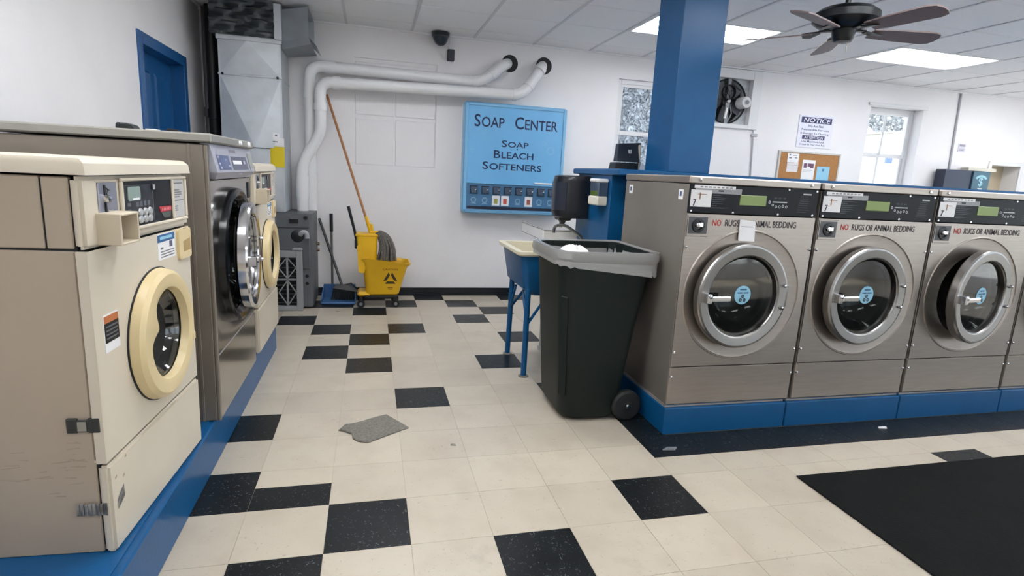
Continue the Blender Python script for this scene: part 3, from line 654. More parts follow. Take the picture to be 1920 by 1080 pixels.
# ------------------------------------------------------------------ big stainless washer between them
t = thing('stainless_extractor', 'tall grey stainless washer with chrome porthole between two beige washers', 'washing machine', (-0.48, 0.71, 0.205), R(90))
P = lambda b, nm, m, lab=None: b.out(nm, m, t, lab, rel=False)
EW, EH = 0.82, 1.228
b = B()
for x0, x1 in ((0.0,0.02),(EW-0.02,EW)): b.box(x0, x1, 0.012, 0.78, 0.0, 1.185, 0.004)
b.box(0.02, EW-0.02, 0.76, 0.78, 0, 1.185); b.box(0.02, EW-0.02, 0.05, 0.76, 0, 0.03); b.box(0.02, EW-0.02, 0.05, 0.76, 1.155, 1.185)
P(b, 'cabinet', BRONZE)
b = B()
b.box(0.0, 0.02, -0.002, 0.012, 0.0, 1.185, 0.003); b.box(-0.003, 0.0, 0.06, 0.072, 0, 1.185, 0.001)
P(b, 'corner_post', BRONZE)
b = B().box(-0.012, EW+0.012, -0.022, 0.80, 1.192, 1.228, 0.006)
for x, r_ in ((0.50,0.012),(0.70,0.016)): b.lathe([(0,-0.034),(r_*0.8,-0.032),(r_,-0.022)], (x,0,1.211), 'y', 12, m=1)
P(b, 'top_cover', [mat('top_grey', (150,148,142), 0.4, 0.4), WHITE])
b = B().loft([[(0.020,-0.004,1.190),(EW-0.006,-0.004,1.190),(EW-0.006,0.03,1.190),(0.020,0.03,1.190)],[(0.028,-0.030,1.075),(EW-0.014,-0.030,1.075),(EW-0.014,0.03,1.075),(0.028,0.03,1.075)],[(0.06,-0.012,1.046),(EW-0.04,-0.012,1.046),(EW-0.04,0.03,1.046),(0.06,0.03,1.046)]])
def pz(z): return -0.004-(1.190-z)/(1.190-1.075)*0.026-0.0012
def pq(b, x0, x1, z0, z1, m, o=0): b.quad([(x0,pz(z0)-o,z0),(x1,pz(z0)-o,z0),(x1,pz(z1)-o,z1),(x0,pz(z1)-o,z1)], m)
for q in ((0.080,0.290,1.085,1.147,1),(0.330,0.660,1.085,1.145,2)): pq(b, *q)
for x0, z0 in ((0.09,1.135),(0.09,1.108),(0.10,1.090),(0.25,1.098),(0.20,1.125)): pq(b, x0, x0+0.025, z0, z0+0.008, 3, 0.001)
for k in range(4): pq(b, 0.14+k*0.03, 0.155+k*0.03, 1.095, 1.135, 4, 0.001)
pq(b, 0.350, 0.530, 1.110, 1.127, 5, 0.001); pq(b, 0.575, 0.615, 1.112, 1.128, 3, 0.001); pq(b, 0.32, 0.45, 1.160, 1.174, 6, 0.001); pq(b, 0.40, 0.48, 1.064, 1.069, 6, 0.001)
pq(b, 0.71, 0.79, 1.09, 1.165, 7, 0.001)
P(b, 'control_panel', [mat('panel_silver', (176,178,192), 0.35, 0.3), mat('panel_blue', (84,96,136), 0.4), mat('panel_slate', (88,90,112), 0.4), mat('key_pale', (186,188,208), 0.4), mat('panel_blue_light', (108,122,158), 0.4), WHITE, mat('faded_logo', (128,124,134), 0.5), mat('coin_grey', (150,154,152), 0.4)])
b = B().dish((0.022, EW-0.004, 0.30, 1.040), (0.41, 0.680), [(0.255,0.08),(0.262,0.012),(0.30,0.006),(0.315,0.0)], 0.0, 72); b.box(0.022, 0.03, 0.001, 0.03, 0.30, 1.04); P(b, 'front_panel', mat('satin_steel', (176,174,172), 0.17, 1.0, var=0.05, scale=6))
P(B().box(0.022, EW-0.004, 0.0, 0.03, 0.0, 0.293, 0.004), 'lower_panel', MATS['satin_steel'])
P(B().box(0.745, 0.785, -0.006, 0.002, 0.935, 1.018, 0.003), 'coin_slot', BLACKP)
P(B().lathe([(0.27,0.002),(0.285,-0.028),(0.305,-0.034),(0.318,-0.028),(0.322,0.002)], (0.41,0,0.68), 'y', 64), 'tub_ring', mat('gloss_black', (10,11,13), 0.18))
CL = B().box(0.246, 0.262, 0.0, 0.07, -0.012, 0.012, 0.002).mesh('clip', BLACKR)
for k in range(24): linked('clip', CL, t, (0.41,0,0.68), (0, R(15*k), 0))
P(B().lathe([(0.258,0.04),(0.275,0.10),(0.275,0.55),(0.001,0.56)], (0.41,0,0.68), 'y', 48), 'drum', DRUM)
front_door(t, 'door', 0.405, 0.68, 0.256, 0.200, 3.5, CHROME, DGLASS, y=-0.034, sticker=False)
for q, lab in (((-0.80,-0.735,0.72,0.79,0.022),'black plastic clip lying on top of the tall grey washer, leftmost'),((-0.63,-0.585,0.74,0.80,0.012),'small black plastic piece on the tall grey washer in front of the blue door')):
    b = B(); z = 0.205+1.228+0.0
    b.loft([[(q[0],q[2],z),(q[1],q[2],z),(q[1],q[3],z),(q[0],q[3],z)],[(q[0]+0.002,q[2],z+q[4]*0.8),(q[1]-0.01,q[2],z+q[4]*0.7),(q[1]-0.01,q[3],z+q[4]*0.7),(q[0]+0.002,q[3],z+q[4]*0.8)],[(q[0]+0.006,q[2]+0.004,z+q[4]),(q[1]-0.03,q[2]+0.004,z+q[4]),(q[1]-0.03,q[3]-0.004,z+q[4]),(q[0]+0.006,q[3]-0.004,z+q[4])]])
    tag(b.out('plastic_piece', BLACKP), lab, 'plastic piece')
tag(B().box(-0.70, -0.665, 0.73, 0.79, 1.4335, 1.4375, 0.001).out('paper_slip', WHITE), 'small white slip lying on top of the tall grey washer', 'paper')

# ------------------------------------------------------------------ furnace corner
t = thing('furnace', 'dark grey furnace cabinet in the corner below the sheet metal duct', 'furnace', (-0.9, 3.62, 0))
b = B().loft([[(x,y,z) for x, y in rr(-1.08,-0.362,3.62+0.004,4.19,0.02,3)] for z in (0.02,0.885)])
P = lambda bb, nm, m, lab=None: bb.out(nm, m, t, lab)
P(b, 'cabinet', FURN)
b = B().box(-1.06,-0.385,3.608,3.626,0.760,0.876,0.004); b.box(-0.555,-0.475,3.600,3.61,0.80,0.845,0.003,m=1); b.lathe([(0.018,-0.012),(0.016,-0.004),(0.001,-0.003)],(-0.414,3.61,0.852),'y',16,m=1); P(b, 'upper_panel', [FURN, BLACKP])
b = B().box(-1.06,-0.385,3.608,3.626,0.38,0.752,0.004); b.lathe([(0.001,-0.004),(0.05,-0.005),(0.058,0.0)],(-0.487,3.608,0.685),'y',24,m=1); P(b, 'lower_panel', [FURN, BLACKP])
P(B().tube(arc_path([(-0.46,3.60,0.70),(-0.445,3.575,0.725),(-0.405,3.575,0.725),(-0.40,3.575,0.67)],0.02),0.021,10), 'elbow', mat('grey_fitting', (170,172,174), 0.4))
b = B()
for x, z, r_ in ((-0.412,0.313,0.016),(-0.412,0.243,0.016),(-0.412,0.44,0.012)): b.lathe([(0.0,-0.004),(r_,-0.004),(r_,0.002)],(x,3.622,z),'y',14)
P(b, 'knockouts', BLACKP)
b = B()
for z in (0.50,0.56): b.lathe([(0.0,0.03),(0.014,0.028),(0.016,0.0)],(-0.362,4.06,z),'x',12)
P(b, 'side_fittings', mat('brass_dull', (110,92,84), 0.4, 0.6))

t = thing('air_duct', 'galvanised sheet metal air duct rising to the ceiling above the furnace', 'duct', (-0.85, 3.7, 0.885))
x0, x1, y0, y1 = -1.10, -0.60, 3.70, 4.19
P = lambda bb, nm, m, lab=None: bb.out(nm, m, t, lab)
def xpanel(z0, z1, d):
    """cross broken duct face: a shallow pyramid pressed out of the sheet"""
    b = B().box(x0, x1, y0, y1, z0, z1, 0.003)
    xc, zc_ = (x0+x1)/2, (z0+z1)/2
    c = [(x0+0.012,y0-0.001,z0+0.01),(x1-0.012,y0-0.001,z0+0.01),(x1-0.012,y0-0.001,z1-0.01),(x0+0.012,y0-0.001,z1-0.01)]
    for i in range(4): b.quad([c[i], c[(i+1)%4], (xc, y0-d, zc_)])
    return b
P(xpanel(0.887, 1.45, 0.018), 'lower_section', GALV)
# middle sheet: one big kite shaped panel between shallow creases
b = B().box(x0, x1, y0, y1, 1.45, 2.05, 0.003)
A, Bq, Cq = (x0+0.014,y0-0.002,2.035), (x1-0.014,y0-0.002,2.035), ((x0+x1)/2+0.02,y0-0.030,1.455)
b.quad([A, Bq, Cq]); b.quad([A, Cq, (x0+0.014,y0-0.002,1.455)]); b.quad([Bq, Cq, (x1-0.014,y0-0.002,1.455)][::-1])
P(b, 'middle_section', GALV)
b = B().box(x0, x1, y0, y1, 2.05, 2.34, 0.003)
top = ((x0+x1)/2-0.02, y0-0.028, 2.33)
b.quad([(x0+0.02,y0-0.002,2.07),(x1-0.02,y0-0.002,2.07),top]); b.quad([(x0+0.02,y0-0.002,2.07),top,(x0+0.02,y0-0.002,2.33)]); b.quad([(x1-0.02,y0-0.002,2.07),(x1-0.02,y0-0.002,2.33),top])
P(b, 'upper_section', GALV)
b = B().box(x0-0.006, x1+0.006, y0-0.008, y1, 2.045, 2.062, 0.003)
for x in (x0+0.03, x1-0.03): b.lathe([(0,-0.008),(0.010,-0.006),(0.012,0)],(x,y0-0.008,2.054),'y',10,m=1)
P(b, 'drive_cleat', [GALV, BLACKP])
b = B().box(x0-0.01, x1+0.01, y0-0.012, y1, 2.33, 2.375, 0.004); P(b, 'collar', GALV)
# crinkled wrapped plenum under the ceiling
b = B(); n1, n2 = 30, 16
grid = [[(x0-0.05+(x1-x0+0.01)*i/n1, y0-0.03-0.014*math.sin(j*1.3+0.25*i)-0.010*math.sin(j*2.3-i*0.35)-0.006*math.sin(i*0.8+j*0.4), 2.37+(ZC-2.372)*j/n2) for i in range(n1+1)] for j in range(n2+1)]
V_ = [[b.v(p) for p in row] for row in grid]
for j in range(n2):
    for i in range(n1): b.f([V_[j][i], V_[j][i+1], V_[j+1][i+1], V_[j+1][i]])
b.box(x0-0.05, x1-0.04, y0+0.02, y1, 2.375, ZC-0.004); P(b, 'wrapped_plenum', GALVD)
b = B().box(x1-0.045, x1+0.015, y0-0.045, y1-0.05, 2.36, ZC-0.02, 0.004); P(b, 'boot_collar', GALV)
b = B()   # flared outlet: an open hood that turns down to the right
o1 = [(x1+0.012,3.72,2.36),(x1+0.012,4.12,2.36),(x1+0.012,4.12,2.62),(x1+0.012,3.72,2.62)]
o2 = [(-0.36,3.62,2.40),(-0.36,4.16,2.40),(-0.36,4.16,2.645),(-0.36,3.62,2.645)]
b.loft([o1, o2], False, False)
b.quad([o2[0], o2[1], (-0.30,4.16,2.34), (-0.30,3.62,2.34)]); b.quad([o1[0], o2[0], (-0.34,3.62,2.345), (x1+0.012,3.70,2.30)]); b.quad([(x1+0.012,3.70,2.30),(-0.34,3.62,2.345),(-0.34,4.16,2.345),(x1+0.012,4.12,2.30)])
bmesh.ops.solidify(b.bm, geom=list(b.bm.faces), thickness=0.004)
P(b, 'flared_outlet', GALV)
s = B().box(-0.708,-0.590,y0-0.010,y0-0.004,1.290,1.470,m=0); s.box(-0.684,-0.612,y0-0.009,y0-0.006,1.425,1.437,m=2); s.box(-0.68,-0.625,y0-0.009,y0-0.006,1.39,1.395,m=2)
s.out('yellow_label', [YELTAG, YELTAG, INK], t)
s = B().box(-0.706,-0.592,y0-0.009,y0-0.004,1.472,1.545); s.box(-0.682,-0.628,y0-0.012,y0-0.008,1.52,1.585); s.box(-0.684,-0.645,y0-0.0125,y0-0.008,1.508,1.516,m=1); s.box(-0.664,-0.646,y0-0.0130,y0-0.011,1.56,1.575,m=1)
s.out('white_label', [WHITE, mat('slate_print', (100,104,112), 0.5)], t)

tag(B().tube([(-1.23,4.06,0.0),(-1.23,4.06,ZC)],0.05,14).tube([(-1.23,4.06,1.70),(-1.23,4.06,1.78)],0.06,14).out('flue_pipe', BLACKP), 'black flue pipe standing in the corner left of the duct', 'pipe')
tag(B().tube([(-1.305,4.14,0.0),(-1.305,4.14,2.30),(-1.30,4.14,ZC)],0.022,10).tube([(-1.305,4.14,1.72),(-1.305,4.14,1.80)],0.034,10).out('conduit_pipe', mat('grey_pipe', (120,122,126), 0.45, 0.4)), 'thin grey pipe in the corner beside the black flue', 'pipe')
tag(B().box(-1.165,-1.118,4.0,4.19,0.0,2.32,0.003).out('pipe_chase', mat('chase_green', (44,52,50), 0.6)), 'narrow dark board standing between the duct and the flue pipe', 'board')

def pvc(name, pts, rad, r_, joints, label, hub):
    t = thing(name, label, 'pipe', pts[0], 0, 'white vent pipes along the back wall')
    B().tube(arc_path(pts, rad, 6), r_, 18).out('pipe_run', PVC, t)
    for p, q in joints:
        B().tube([p, q], hub, 18).out('coupling', PVC, t)
    e = Vector(pts[-1])
    B().lathe([(0.001,-0.004),(0.084,-0.004),(0.088,0.001)], (e.x, YB, e.z-0.012), 'y', 24).out('wall_hole', BLACKR, t)
    return t
y = 4.115
p1 = pvc('vent_pipe', [(-0.405,y,0.886),(-0.405,y,2.250),(1.25,y,2.235),(1.47,y,2.42),(1.56,YB+0.06,2.475)], 0.12, 0.054, [((-0.405,y,1.95),(-0.405,y,2.06)),((-0.27,y,2.2488),(-0.17,y,2.2479)),((1.16,y,2.2358),(1.21,y,2.2354)),((1.345,y,2.315),(1.395,y,2.357))], 'white vent pipe, upper one of the pair along the back wall', 0.060)
y = 4.03
pvc('vent_pipe', [(-0.480,y,0.886),(-0.480,y,1.34),(-0.305,y,1.62),(-0.305,y,2.095),(1.66,y,2.135),(1.86,y+0.04,2.42),(1.93,YB+0.06,2.485)], 0.10, 0.053, [((-0.480,y,1.02),(-0.480,y,1.22)),((-0.305,y,1.84),(-0.305,y,1.90)),((-0.19,y,2.0974),(-0.12,y,2.0988)),((1.56,y,2.133),(1.60,y,2.1337)),((1.72,y+0.012,2.22),(1.75,y+0.018,2.263)),((1.84,y+0.036,2.392),(1.862,y+0.044,2.424))], 'white vent pipe, lower one of the pair above the soap machine', 0.060)

t = thing('filter_grille', 'grey plastic filter grille standing against the furnace', 'grille', (-0.66, 3.56, 0), 0)
zz, xx0, xx1 = 0.555, -0.86, -0.445
b = B()
for q in ((xx0,xx0+0.028,0,zz),(xx1-0.052,xx1,0,zz),(xx0+0.028,xx1-0.052,0,0.045),(xx0+0.028,xx1-0.052,zz-0.06,zz)): b.box(q[0],q[1],3.535,3.595,q[2],q[3],0.005)
b.box(xx1-0.085, xx1+0.003, 3.538, 3.597, zz, zz+0.028, 0.010)
fo = b.out('frame', FILT, t)
for k in range(11): linked('slat', B().box(xx0+0.02-(-0.66), xx1-0.05-(-0.66), 3.572-3.56, 3.59-3.56, -0.004, 0.004, 0.001).mesh('slat', mat('slat_dark', (70,72,74), 0.6)), t, (0,0,0.07+k*0.041))
b = B(); xm = -0.575
b.box(xm-0.008, xm+0.008, 3.552, 3.566, 0.045, zz-0.06); b.box(xx0+0.028, xx1-0.052, 3.552, 3.566, 0.285, 0.300)
for z0_, z1_ in ((0.30,0.40),(0.495,0.40),(0.285,0.17),(0.05,0.17)):
    b.tube([(xm,3.556,z0_),(xx1-0.055,3.556,z1_)], 0.006, 6); b.tube([(xm,3.556,z0_),(2*xm-(xx1-0.055),3.556,z1_)], 0.006, 6)
b.out('lattice', FILT, t)
B().box(xx0+0.02, xx1-0.05, 3.592, 3.598, 0.03, zz-0.04).out('backing', BLACKR, t)

# ------------------------------------------------------------------ cleaning tools
t = thing('dustpan', 'blue lobby dustpan with tall grey handle beside the furnace', 'dustpan', (-0.2, 3.9, 0))
b = B().loft([[(-0.30,3.80,0.003),(0.01,3.78,0.003),(0.0,4.06,0.003),(-0.29,4.06,0.003)],[(-0.305,3.80,0.012),(0.015,3.78,0.012),(0.005,4.065,0.02),(-0.295,4.065,0.02)]])
for q in ([(-0.305,3.80),(-0.295,4.07)],[(0.015,3.78),(0.005,4.07)]):
    (xa,ya),(xb,yb) = q; b.loft([[(xa-0.004,ya,0.006),(xa+0.004,ya,0.006),(xb+0.004,yb,0.006),(xb-0.004,yb,0.006)],[(xa-0.006,ya,0.05),(xa+0.006,ya,0.05),(xb+0.006,yb,0.15),(xb-0.006,yb,0.15)]])
b.box(-0.30,0.01,4.06,4.072,0.004,0.15,0.003); b.tube([(-0.30,3.80,0.012),(0.012,3.782,0.012)],0.012,8)
b.out('pan', BLUEP, t)
b = B().tube([(-0.216,4.075,0.10),(-0.222,4.10,0.70)],0.012,10); b.tube([(-0.222,4.10,0.68),(-0.224,4.105,0.86)],0.017,10,m=1)
b.out('handle', [mat('grey_tube', (116,116,118), 0.4, 0.5), BLACKP], t)
t = thing('broom', 'black angle broom leaning beside the dustpan against the back wall', 'broom', (-0.1, 3.95, 0))
B().tube([(-0.345,4.19,0.80),(-0.118,3.955,0.16)],0.0125,10).out('handle', BLACKP, t)
b = B().loft([[(-0.20,3.90,0.14),(0.04,3.90,0.10),(0.04,3.97,0.10),(-0.20,3.97,0.14)],[(-0.17,3.915,0.175),(-0.04,3.915,0.165),(-0.04,3.955,0.165),(-0.17,3.955,0.175)]]); b.tube([(-0.10,3.935,0.165),(-0.03,3.935,0.185),(0.02,3.935,0.135)],0.008,8); hd = b.out('head', BLACKP, t)
b = B()
for k in range(26):
    for r_ in range(3):
        x = -0.195+k*0.0092; zt = 0.14-0.04*k/25
        b.tube([(x,3.912+r_*0.022,zt),(x-0.018+random.uniform(-.006,.006),3.900+r_*0.028,0.022)],0.004,4)
b.out('bristles', mat('bristle_dark', (36,40,40), 0.8), t, kind='stuff')

t = thing('mop_bucket', 'yellow mop bucket with side press wringer on casters by the back wall', 'bucket', (0.30, 3.78, 0))
P = lambda bb, nm, m, lab=None: bb.out(nm, m, t, lab)
def bl(x0, x1, yw, z, r_=0.05): return [(x, yy, z) for x, yy in rr(x0, x1, 3.78-yw, 3.78+yw, r_, 4)]
def lip(lp, dz):   # the rim dips between the wringer and the pouring end
    return [(x, y_, z + dz*max(0,(x-0.15)/0.4)*0 + (0.05*max(0, 1-abs(x-0.12)/0.16) if True else 0)) for x, y_, z in lp]
b = B().loft([bl(0.14,0.405,0.10,0.115,0.03), bl(0.115,0.43,0.125,0.135), lip(bl(0.085,0.505,0.155,0.40),1), lip(bl(0.075,0.535,0.17,0.425),1), lip(bl(0.072,0.540,0.175,0.44),1), lip(bl(0.09,0.525,0.155,0.44),1), lip(bl(0.10,0.495,0.140,0.39),1), bl(0.125,0.42,0.11,0.15)], True, True)
b.box(0.035, 0.17, 3.66, 3.90, 0.105, 0.15, 0.02); P(b, 'pail', YELLOW)
b = B().box(0.10, 0.42, 3.66, 3.90, 0.085, 0.118, 0.01); P(b, 'chassis', BLACKR)
for x, yy in ((0.07,3.655),(0.40,3.66),(0.07,3.89),(0.40,3.89)):
    w_ = B().lathe([(0.016,-0.014),(0.034,-0.014),(0.038,-0.008),(0.038,0.008),(0.034,0.014),(0.016,0.014)],(x,yy,0.038),'y',20); w_.lathe([(0.0,-0.016),(0.016,-0.015),(0.016,0.015),(0,0.016)],(x,yy,0.038),'y',12,m=1); w_.box(x-0.016,x+0.016,yy-0.02,yy+0.02,0.06,0.10,0.004)
    P(w_, 'caster', [BLACKR, mat('wheel_grey', (130,130,132), 0.5)])
b = B().loft([[(x, yy, z) for x, yy in rr(xa, xb, 3.65, 3.88, 0.025, 3)] for xa, xb, z in ((0.085,0.205,0.36),(0.045,0.215,0.45),(0.03,0.225,0.68),(0.028,0.228,0.705))]); b.loft([[(x,3.640,z) for x, z in ((0.035,0.60),(0.065,0.62),(0.12,0.42),(0.10,0.34),(0.05,0.35))],[(x,3.655,z) for x, z in ((0.035,0.60),(0.065,0.62),(0.12,0.42),(0.10,0.34),(0.05,0.35))]])
b.box(0.02, 0.235, 3.645, 3.885, 0.69, 0.712, 0.006); P(b, 'wringer', YELLOW)
b = B().lathe([(0.0,-0.012),(0.020,-0.011),(0.024,0)],(0.058,3.652,0.56),'y',16); b.box(0.012,0.045,3.66,3.72,0.57,0.66,0.01); P(b, 'pivot', BLACKP)
P(B().tube([(0.03,3.70,0.63),(0.012,3.70,0.74),(-0.044,3.71,0.965)],[0.011,0.013,0.015],10), 'lever', BLACKP)
s = B().text('CAUTION', 0.275, 0.415, 0.372, 0.392, 0, m=0)
tv = [(0.345+0.070*math.cos(R(q)), 0.286+0.070*math.sin(R(q))) for q in (90,210,330)]
for k in range(3):
    (xa,za),(xb,zb) = tv[k], tv[(k+1)%3]; dx, dz_ = xb-xa, zb-za; l = math.hypot(dx,dz_); nx, nz = -dz_/l*0.013, dx/l*0.013
    s.quad([(xa+dx*t0-nx*e, 0, za+dz_*t0-nz*e) for t0, e in ((0.08,1.0),(0.92,1.0),(0.76,-0.9),(0.24,-0.9))], m=1)
s.box(0.305,0.385,-0.0003,0.0003,0.238,0.243,m=1); s.box(0.32,0.37,-0.0003,0.0003,0.195,0.202,m=0).box(0.325,0.365,-0.0003,0.0003,0.182,0.188,m=0)
for v_ in s.bm.verts:   # lie on the sloped side of the pail
    k = (v_.co.z-0.135)/(0.40-0.135); v_.co.y = 3.78-(0.125+0.030*k)-0.002
s.out('caution_print', [mat('rust_ink', (140,78,16), 0.6), mat('olive_ink', (66,52,20), 0.6)], t)

t = thing('mop', 'grey string mop with wooden handle standing in the yellow wringer', 'mop', (0.2, 3.75, 0.7))
B().tube([(-0.255,4.17,2.00),(0.125,3.77,0.83)],0.0125,10).out('handle', WOOD, t)
b = B().tube([(0.115,3.78,0.87),(0.165,3.755,0.72)],[0.016,0.024],10); b.box(0.15,0.24,3.72,3.79,0.705,0.735,0.008); b.tube([(0.165,3.755,0.80),(0.175,3.75,0.72)],0.016,8); b.out('clamp', YELLOW, t)
b = B()
for k in range(110):
    u, w_ = random.random(), random.random()
    x = 0.22+0.10*u; yy = 3.64+0.20*w_
    b.tube(arc_path([(0.205,3.70+0.1*w_,0.70),(x-0.005,yy,0.745-0.05*abs(u-0.4)),(x+0.035+0.03*u,yy-0.01,0.60),(0.225+0.175*u+random.uniform(-.01,.01),yy-0.012,0.45+0.03*random.random())],0.06,4),0.009,5)
b.out('strands', MOPG, t, kind='stuff')

# ------------------------------------------------------------------ soap dispenser cabinet on the back wall
t = thing('soap_center', 'light blue wall soap vending cabinet lettered SOAP CENTER', 'vending machine', (1.62, 4.10, 1.48))
P = lambda bb, nm, m, lab=None: bb.out(nm, m, t, lab)
yf = 4.10
b = B().loft([[(x,yy,z) for x, z in rr(1.085+e,2.185-e,0.915+e,2.045-e,0.03,4)] for yy, e in ((YB,0.0),(yf+0.012,0.0),(yf,0.012))])
P(b, 'cabinet', SKYD)
for nm, q in (('frame_rail',(1.115,2.155,1.985,2.03)),): pass
b = B()
for q in ((1.092,1.128,0.93,2.035),(2.142,2.178,0.93,2.035),(1.128,2.142,2.005,2.035),(1.128,2.142,1.222,1.236)): b.box(q[0],q[1],yf-0.018,yf+0.001,q[2],q[3],0.006)
P(b, 'front_frame', SKYD)
b = B().box(1.128,2.142,yf-0.008,yf+0.001,1.236,2.005)
for x, z, r_ in ((2.02,1.60,0.04),(1.95,1.67,0.02),(1.40,1.86,0.025),(1.70,1.86,0.022),(1.30,1.75,0.018),(1.18,1.56,0.02),(1.48,1.96,0.02),(1.98,1.93,0.014)):
    b.lathe([(r_*0.82,-0.0092),(r_,-0.0092)],(x,yf,z),'y',24,m=1)
P(b, 'sign_panel', [SKY, mat('bubble_print', (138,192,228), 0.4)])
ys = yf-0.0095
b = B()
b.text([('S',1.22),('OAP',1.0),('   ',1.0),('C',1.22),('ENTER',1.0)], 1.19, 2.085, 1.80, 1.925, ys)
b.text([('S',1.22),('OAP',1.0)], 1.485, 1.775, 1.610, 1.680, ys)
b.text([('B',1.22),('LEACH',1.0)], 1.405, 1.835, 1.495, 1.575, ys)
b.text([('S',1.22),('OFTENERS',1.0)], 1.290, 1.930, 1.375, 1.455, ys)
b.box(1.648,1.662,ys-0.0004,ys,1.588,1.600)
P(b, 'lettering', NAVY)
b = B().box(1.128,2.142,yf-0.006,yf+0.001,0.93,1.222); P(b, 'vend_panel', STEELB)
for k in range(8):
    x = 1.165+k*0.122
    b = B().loft([[(x,yf-0.006,1.20),(x+0.085,yf-0.006,1.20),(x+0.085,yf-0.006,1.118),(x,yf-0.006,1.118)],[(x+0.006,yf-0.028,1.196),(x+0.078,yf-0.028,1.196),(x+0.070,yf-0.034,1.128),(x+0.014,yf-0.034,1.128)]])
    b.box(x+0.002,x+0.08,yf-0.030,yf-0.02,1.192,1.202,m=1); b.lathe([(0,-0.014),(0.010,-0.012),(0.012,0)],(x+0.062,yf-0.03,1.160),'y',12,m=2)
    P(b, 'coin_slide', [mat('slide_grey', (84,98,116), 0.35, 0.5), INK, CHROME])
for k, c in enumerate((None,None,(150,150,70),(196,84,66),None,(160,84,70),None,None)):
    x = 1.165+k*0.120 - (0.02 if k in (3,) else 0)
    if c:
        b = B().box(x,x+0.085,yf-0.012,yf-0.004,1.00,1.108,0.004); b.box(x+0.022,x+0.063,yf-0.014,yf-0.011,1.022,1.078,0.004,m=1); P(b, 'product_card', [WHITE, mat('card_%d' % k, c, 0.6)])
    else:
        b = B().lathe([(0.020,-0.010),(0.030,-0.010)],(x+0.042,yf,1.055),'y',16); b.box(x+0.015,x+0.07,yf-0.011,yf-0.005,1.015,1.024,0.002); P(b, 'empty_slot', mat('slot_pale', (136,172,198), 0.4))
b = B().box(1.140,2.135,yf-0.008,yf+0.02,0.960,0.990); P(b, 'vend_slot', INK)
b = B().loft([[(1.10,yf-0.004,0.958),(2.172,yf-0.004,0.958),(2.172,yf-0.004,0.922),(1.10,yf-0.004,0.922)],[(1.115,yf-0.05,0.948),(2.158,yf-0.05,0.948),(2.15,yf-0.045,0.926),(1.122,yf-0.045,0.926)]]); P(b, 'tray_lip', SKYD)
b = B().box(1.86,2.13,yf-0.022,yf-0.004,1.246,1.262,0.002); P(b, 'price_strip', WHITE)

t = thing('security_camera', 'black dome security camera at the ceiling above the vent pipes', 'camera', (0.825, 4.12, ZC))
B().lathe([(0.088,0.0),(0.088,-0.035),(0.078,-0.045)],(0.825,4.12,ZC-0.003),'z',28,cap0=True).out('base', BLACKP, t)
B().lathe([(0.078,-0.045),(0.070,-0.075),(0.050,-0.105),(0.025,-0.122),(0.001,-0.126)],(0.825,4.12,ZC-0.003),'z',28).out('dome', mat('smoked_dome', (30,40,52), 0.08), t)
b = B().box(0.905,0.975,YB-0.05,YB,2.425,2.535,0.006); t2 = b.out('junction_box', mat('box_dark', (48,50,60), 0.5)); tag(t2, 'small dark box on the back wall under the dome camera', 'box')
tag(B().tube([(0.925,4.19,ZC-0.01),(0.93,4.20,2.60),(0.92,4.205,2.535)],0.006,6).out('camera_cable', WHITE), 'short white cable from the dome camera to the dark box', 'cable')

# ------------------------------------------------------------------ sink corner
t = thing('utility_sink', 'blue painted utility sink on blue legs in front of the partition', 'sink', (1.38, 1.92, 0))
P = lambda bb, nm, m, lab=None: bb.out(nm, m, t, lab)
b = B().loft([[(x,yy,z) for x, yy in rr(*q, 0.04, 4)] for q, z in (((1.20,1.60,1.70,2.14),0.55),((1.14,1.65,1.66,2.18),0.60),((1.105,1.675,1.64,2.21),0.822))], True, False); P(b, 'tub', BLUE)
b = B().loft([[(x,yy,z) for x, yy in rr(*q, 0.04, 4)] for q, z in (((1.09,1.685,1.63,2.225),0.822),((1.075,1.69,1.615,2.235),0.834),((1.075,1.69,1.615,2.235),0.852),((1.115,1.655,1.655,2.195),0.852),((1.16,1.62,1.69,2.16),0.62),((1.20,1.58,1.72,2.12),0.61))], False, True); P(b, 'basin', IVORY)
for x, yy in ((1.165,1.655),(1.17,2.15),(1.60,1.655),(1.60,2.15)):
    b = B().tube([(x+0.005,yy+0.02*(1 if yy < 1.9 else -1),0.60),(x,yy,0.004)],0.020,12); b.lathe([(0.035,0.0),(0.035,0.006),(0.02,0.008)],(x,yy,0.0),'z',14,m=1,cap0=True); P(b, 'leg', [BLUE, mat('foot_grey', (130,124,116), 0.6)])
for p, q in [((x,1.66,0.36),(x,1.80,0.56)) for x in (1.17,1.60)]+[((x,2.14,0.36),(x,2.0,0.56)) for x in (1.17,1.60)]+[((1.17,1.66,0.36),(1.32,1.70,0.56)),((1.17,2.14,0.36),(1.30,2.10,0.56))]: P(B().tube([p,q],0.010,8), 'brace', BLUE)
P(B().tube(arc_path([(1.66,2.00,0.86),(1.64,2.0,0.92),(1.52,2.05,1.00),(1.455,2.07,0.985),(1.45,2.07,0.935)],0.04,5),0.011,10).tube([(1.66,2.0,0.852),(1.66,2.0,0.90)],0.024,12), 'faucet', mat('faucet_grey', (120,122,124), 0.25, 0.9))
b = B().box(1.42,1.685,2.215,2.228,0.852,0.935,0.003); b.box(1.42,1.685,2.212,2.231,0.930,0.942,0.002,m=1)
b.box(1.42,1.432,2.228,2.85,0.865,0.940,0.003); b.box(1.418,1.434,2.228,2.86,0.936,0.946,0.002,m=1); b.box(1.418,1.434,2.845,2.86,0.86,0.94,0.002,m=1); b.box(1.419,1.433,2.228,2.85,0.858,0.866,0.002,m=1)
P(b, 'splash_guard', [WOODW, mat('grey_edge', (112,112,112), 0.5)])
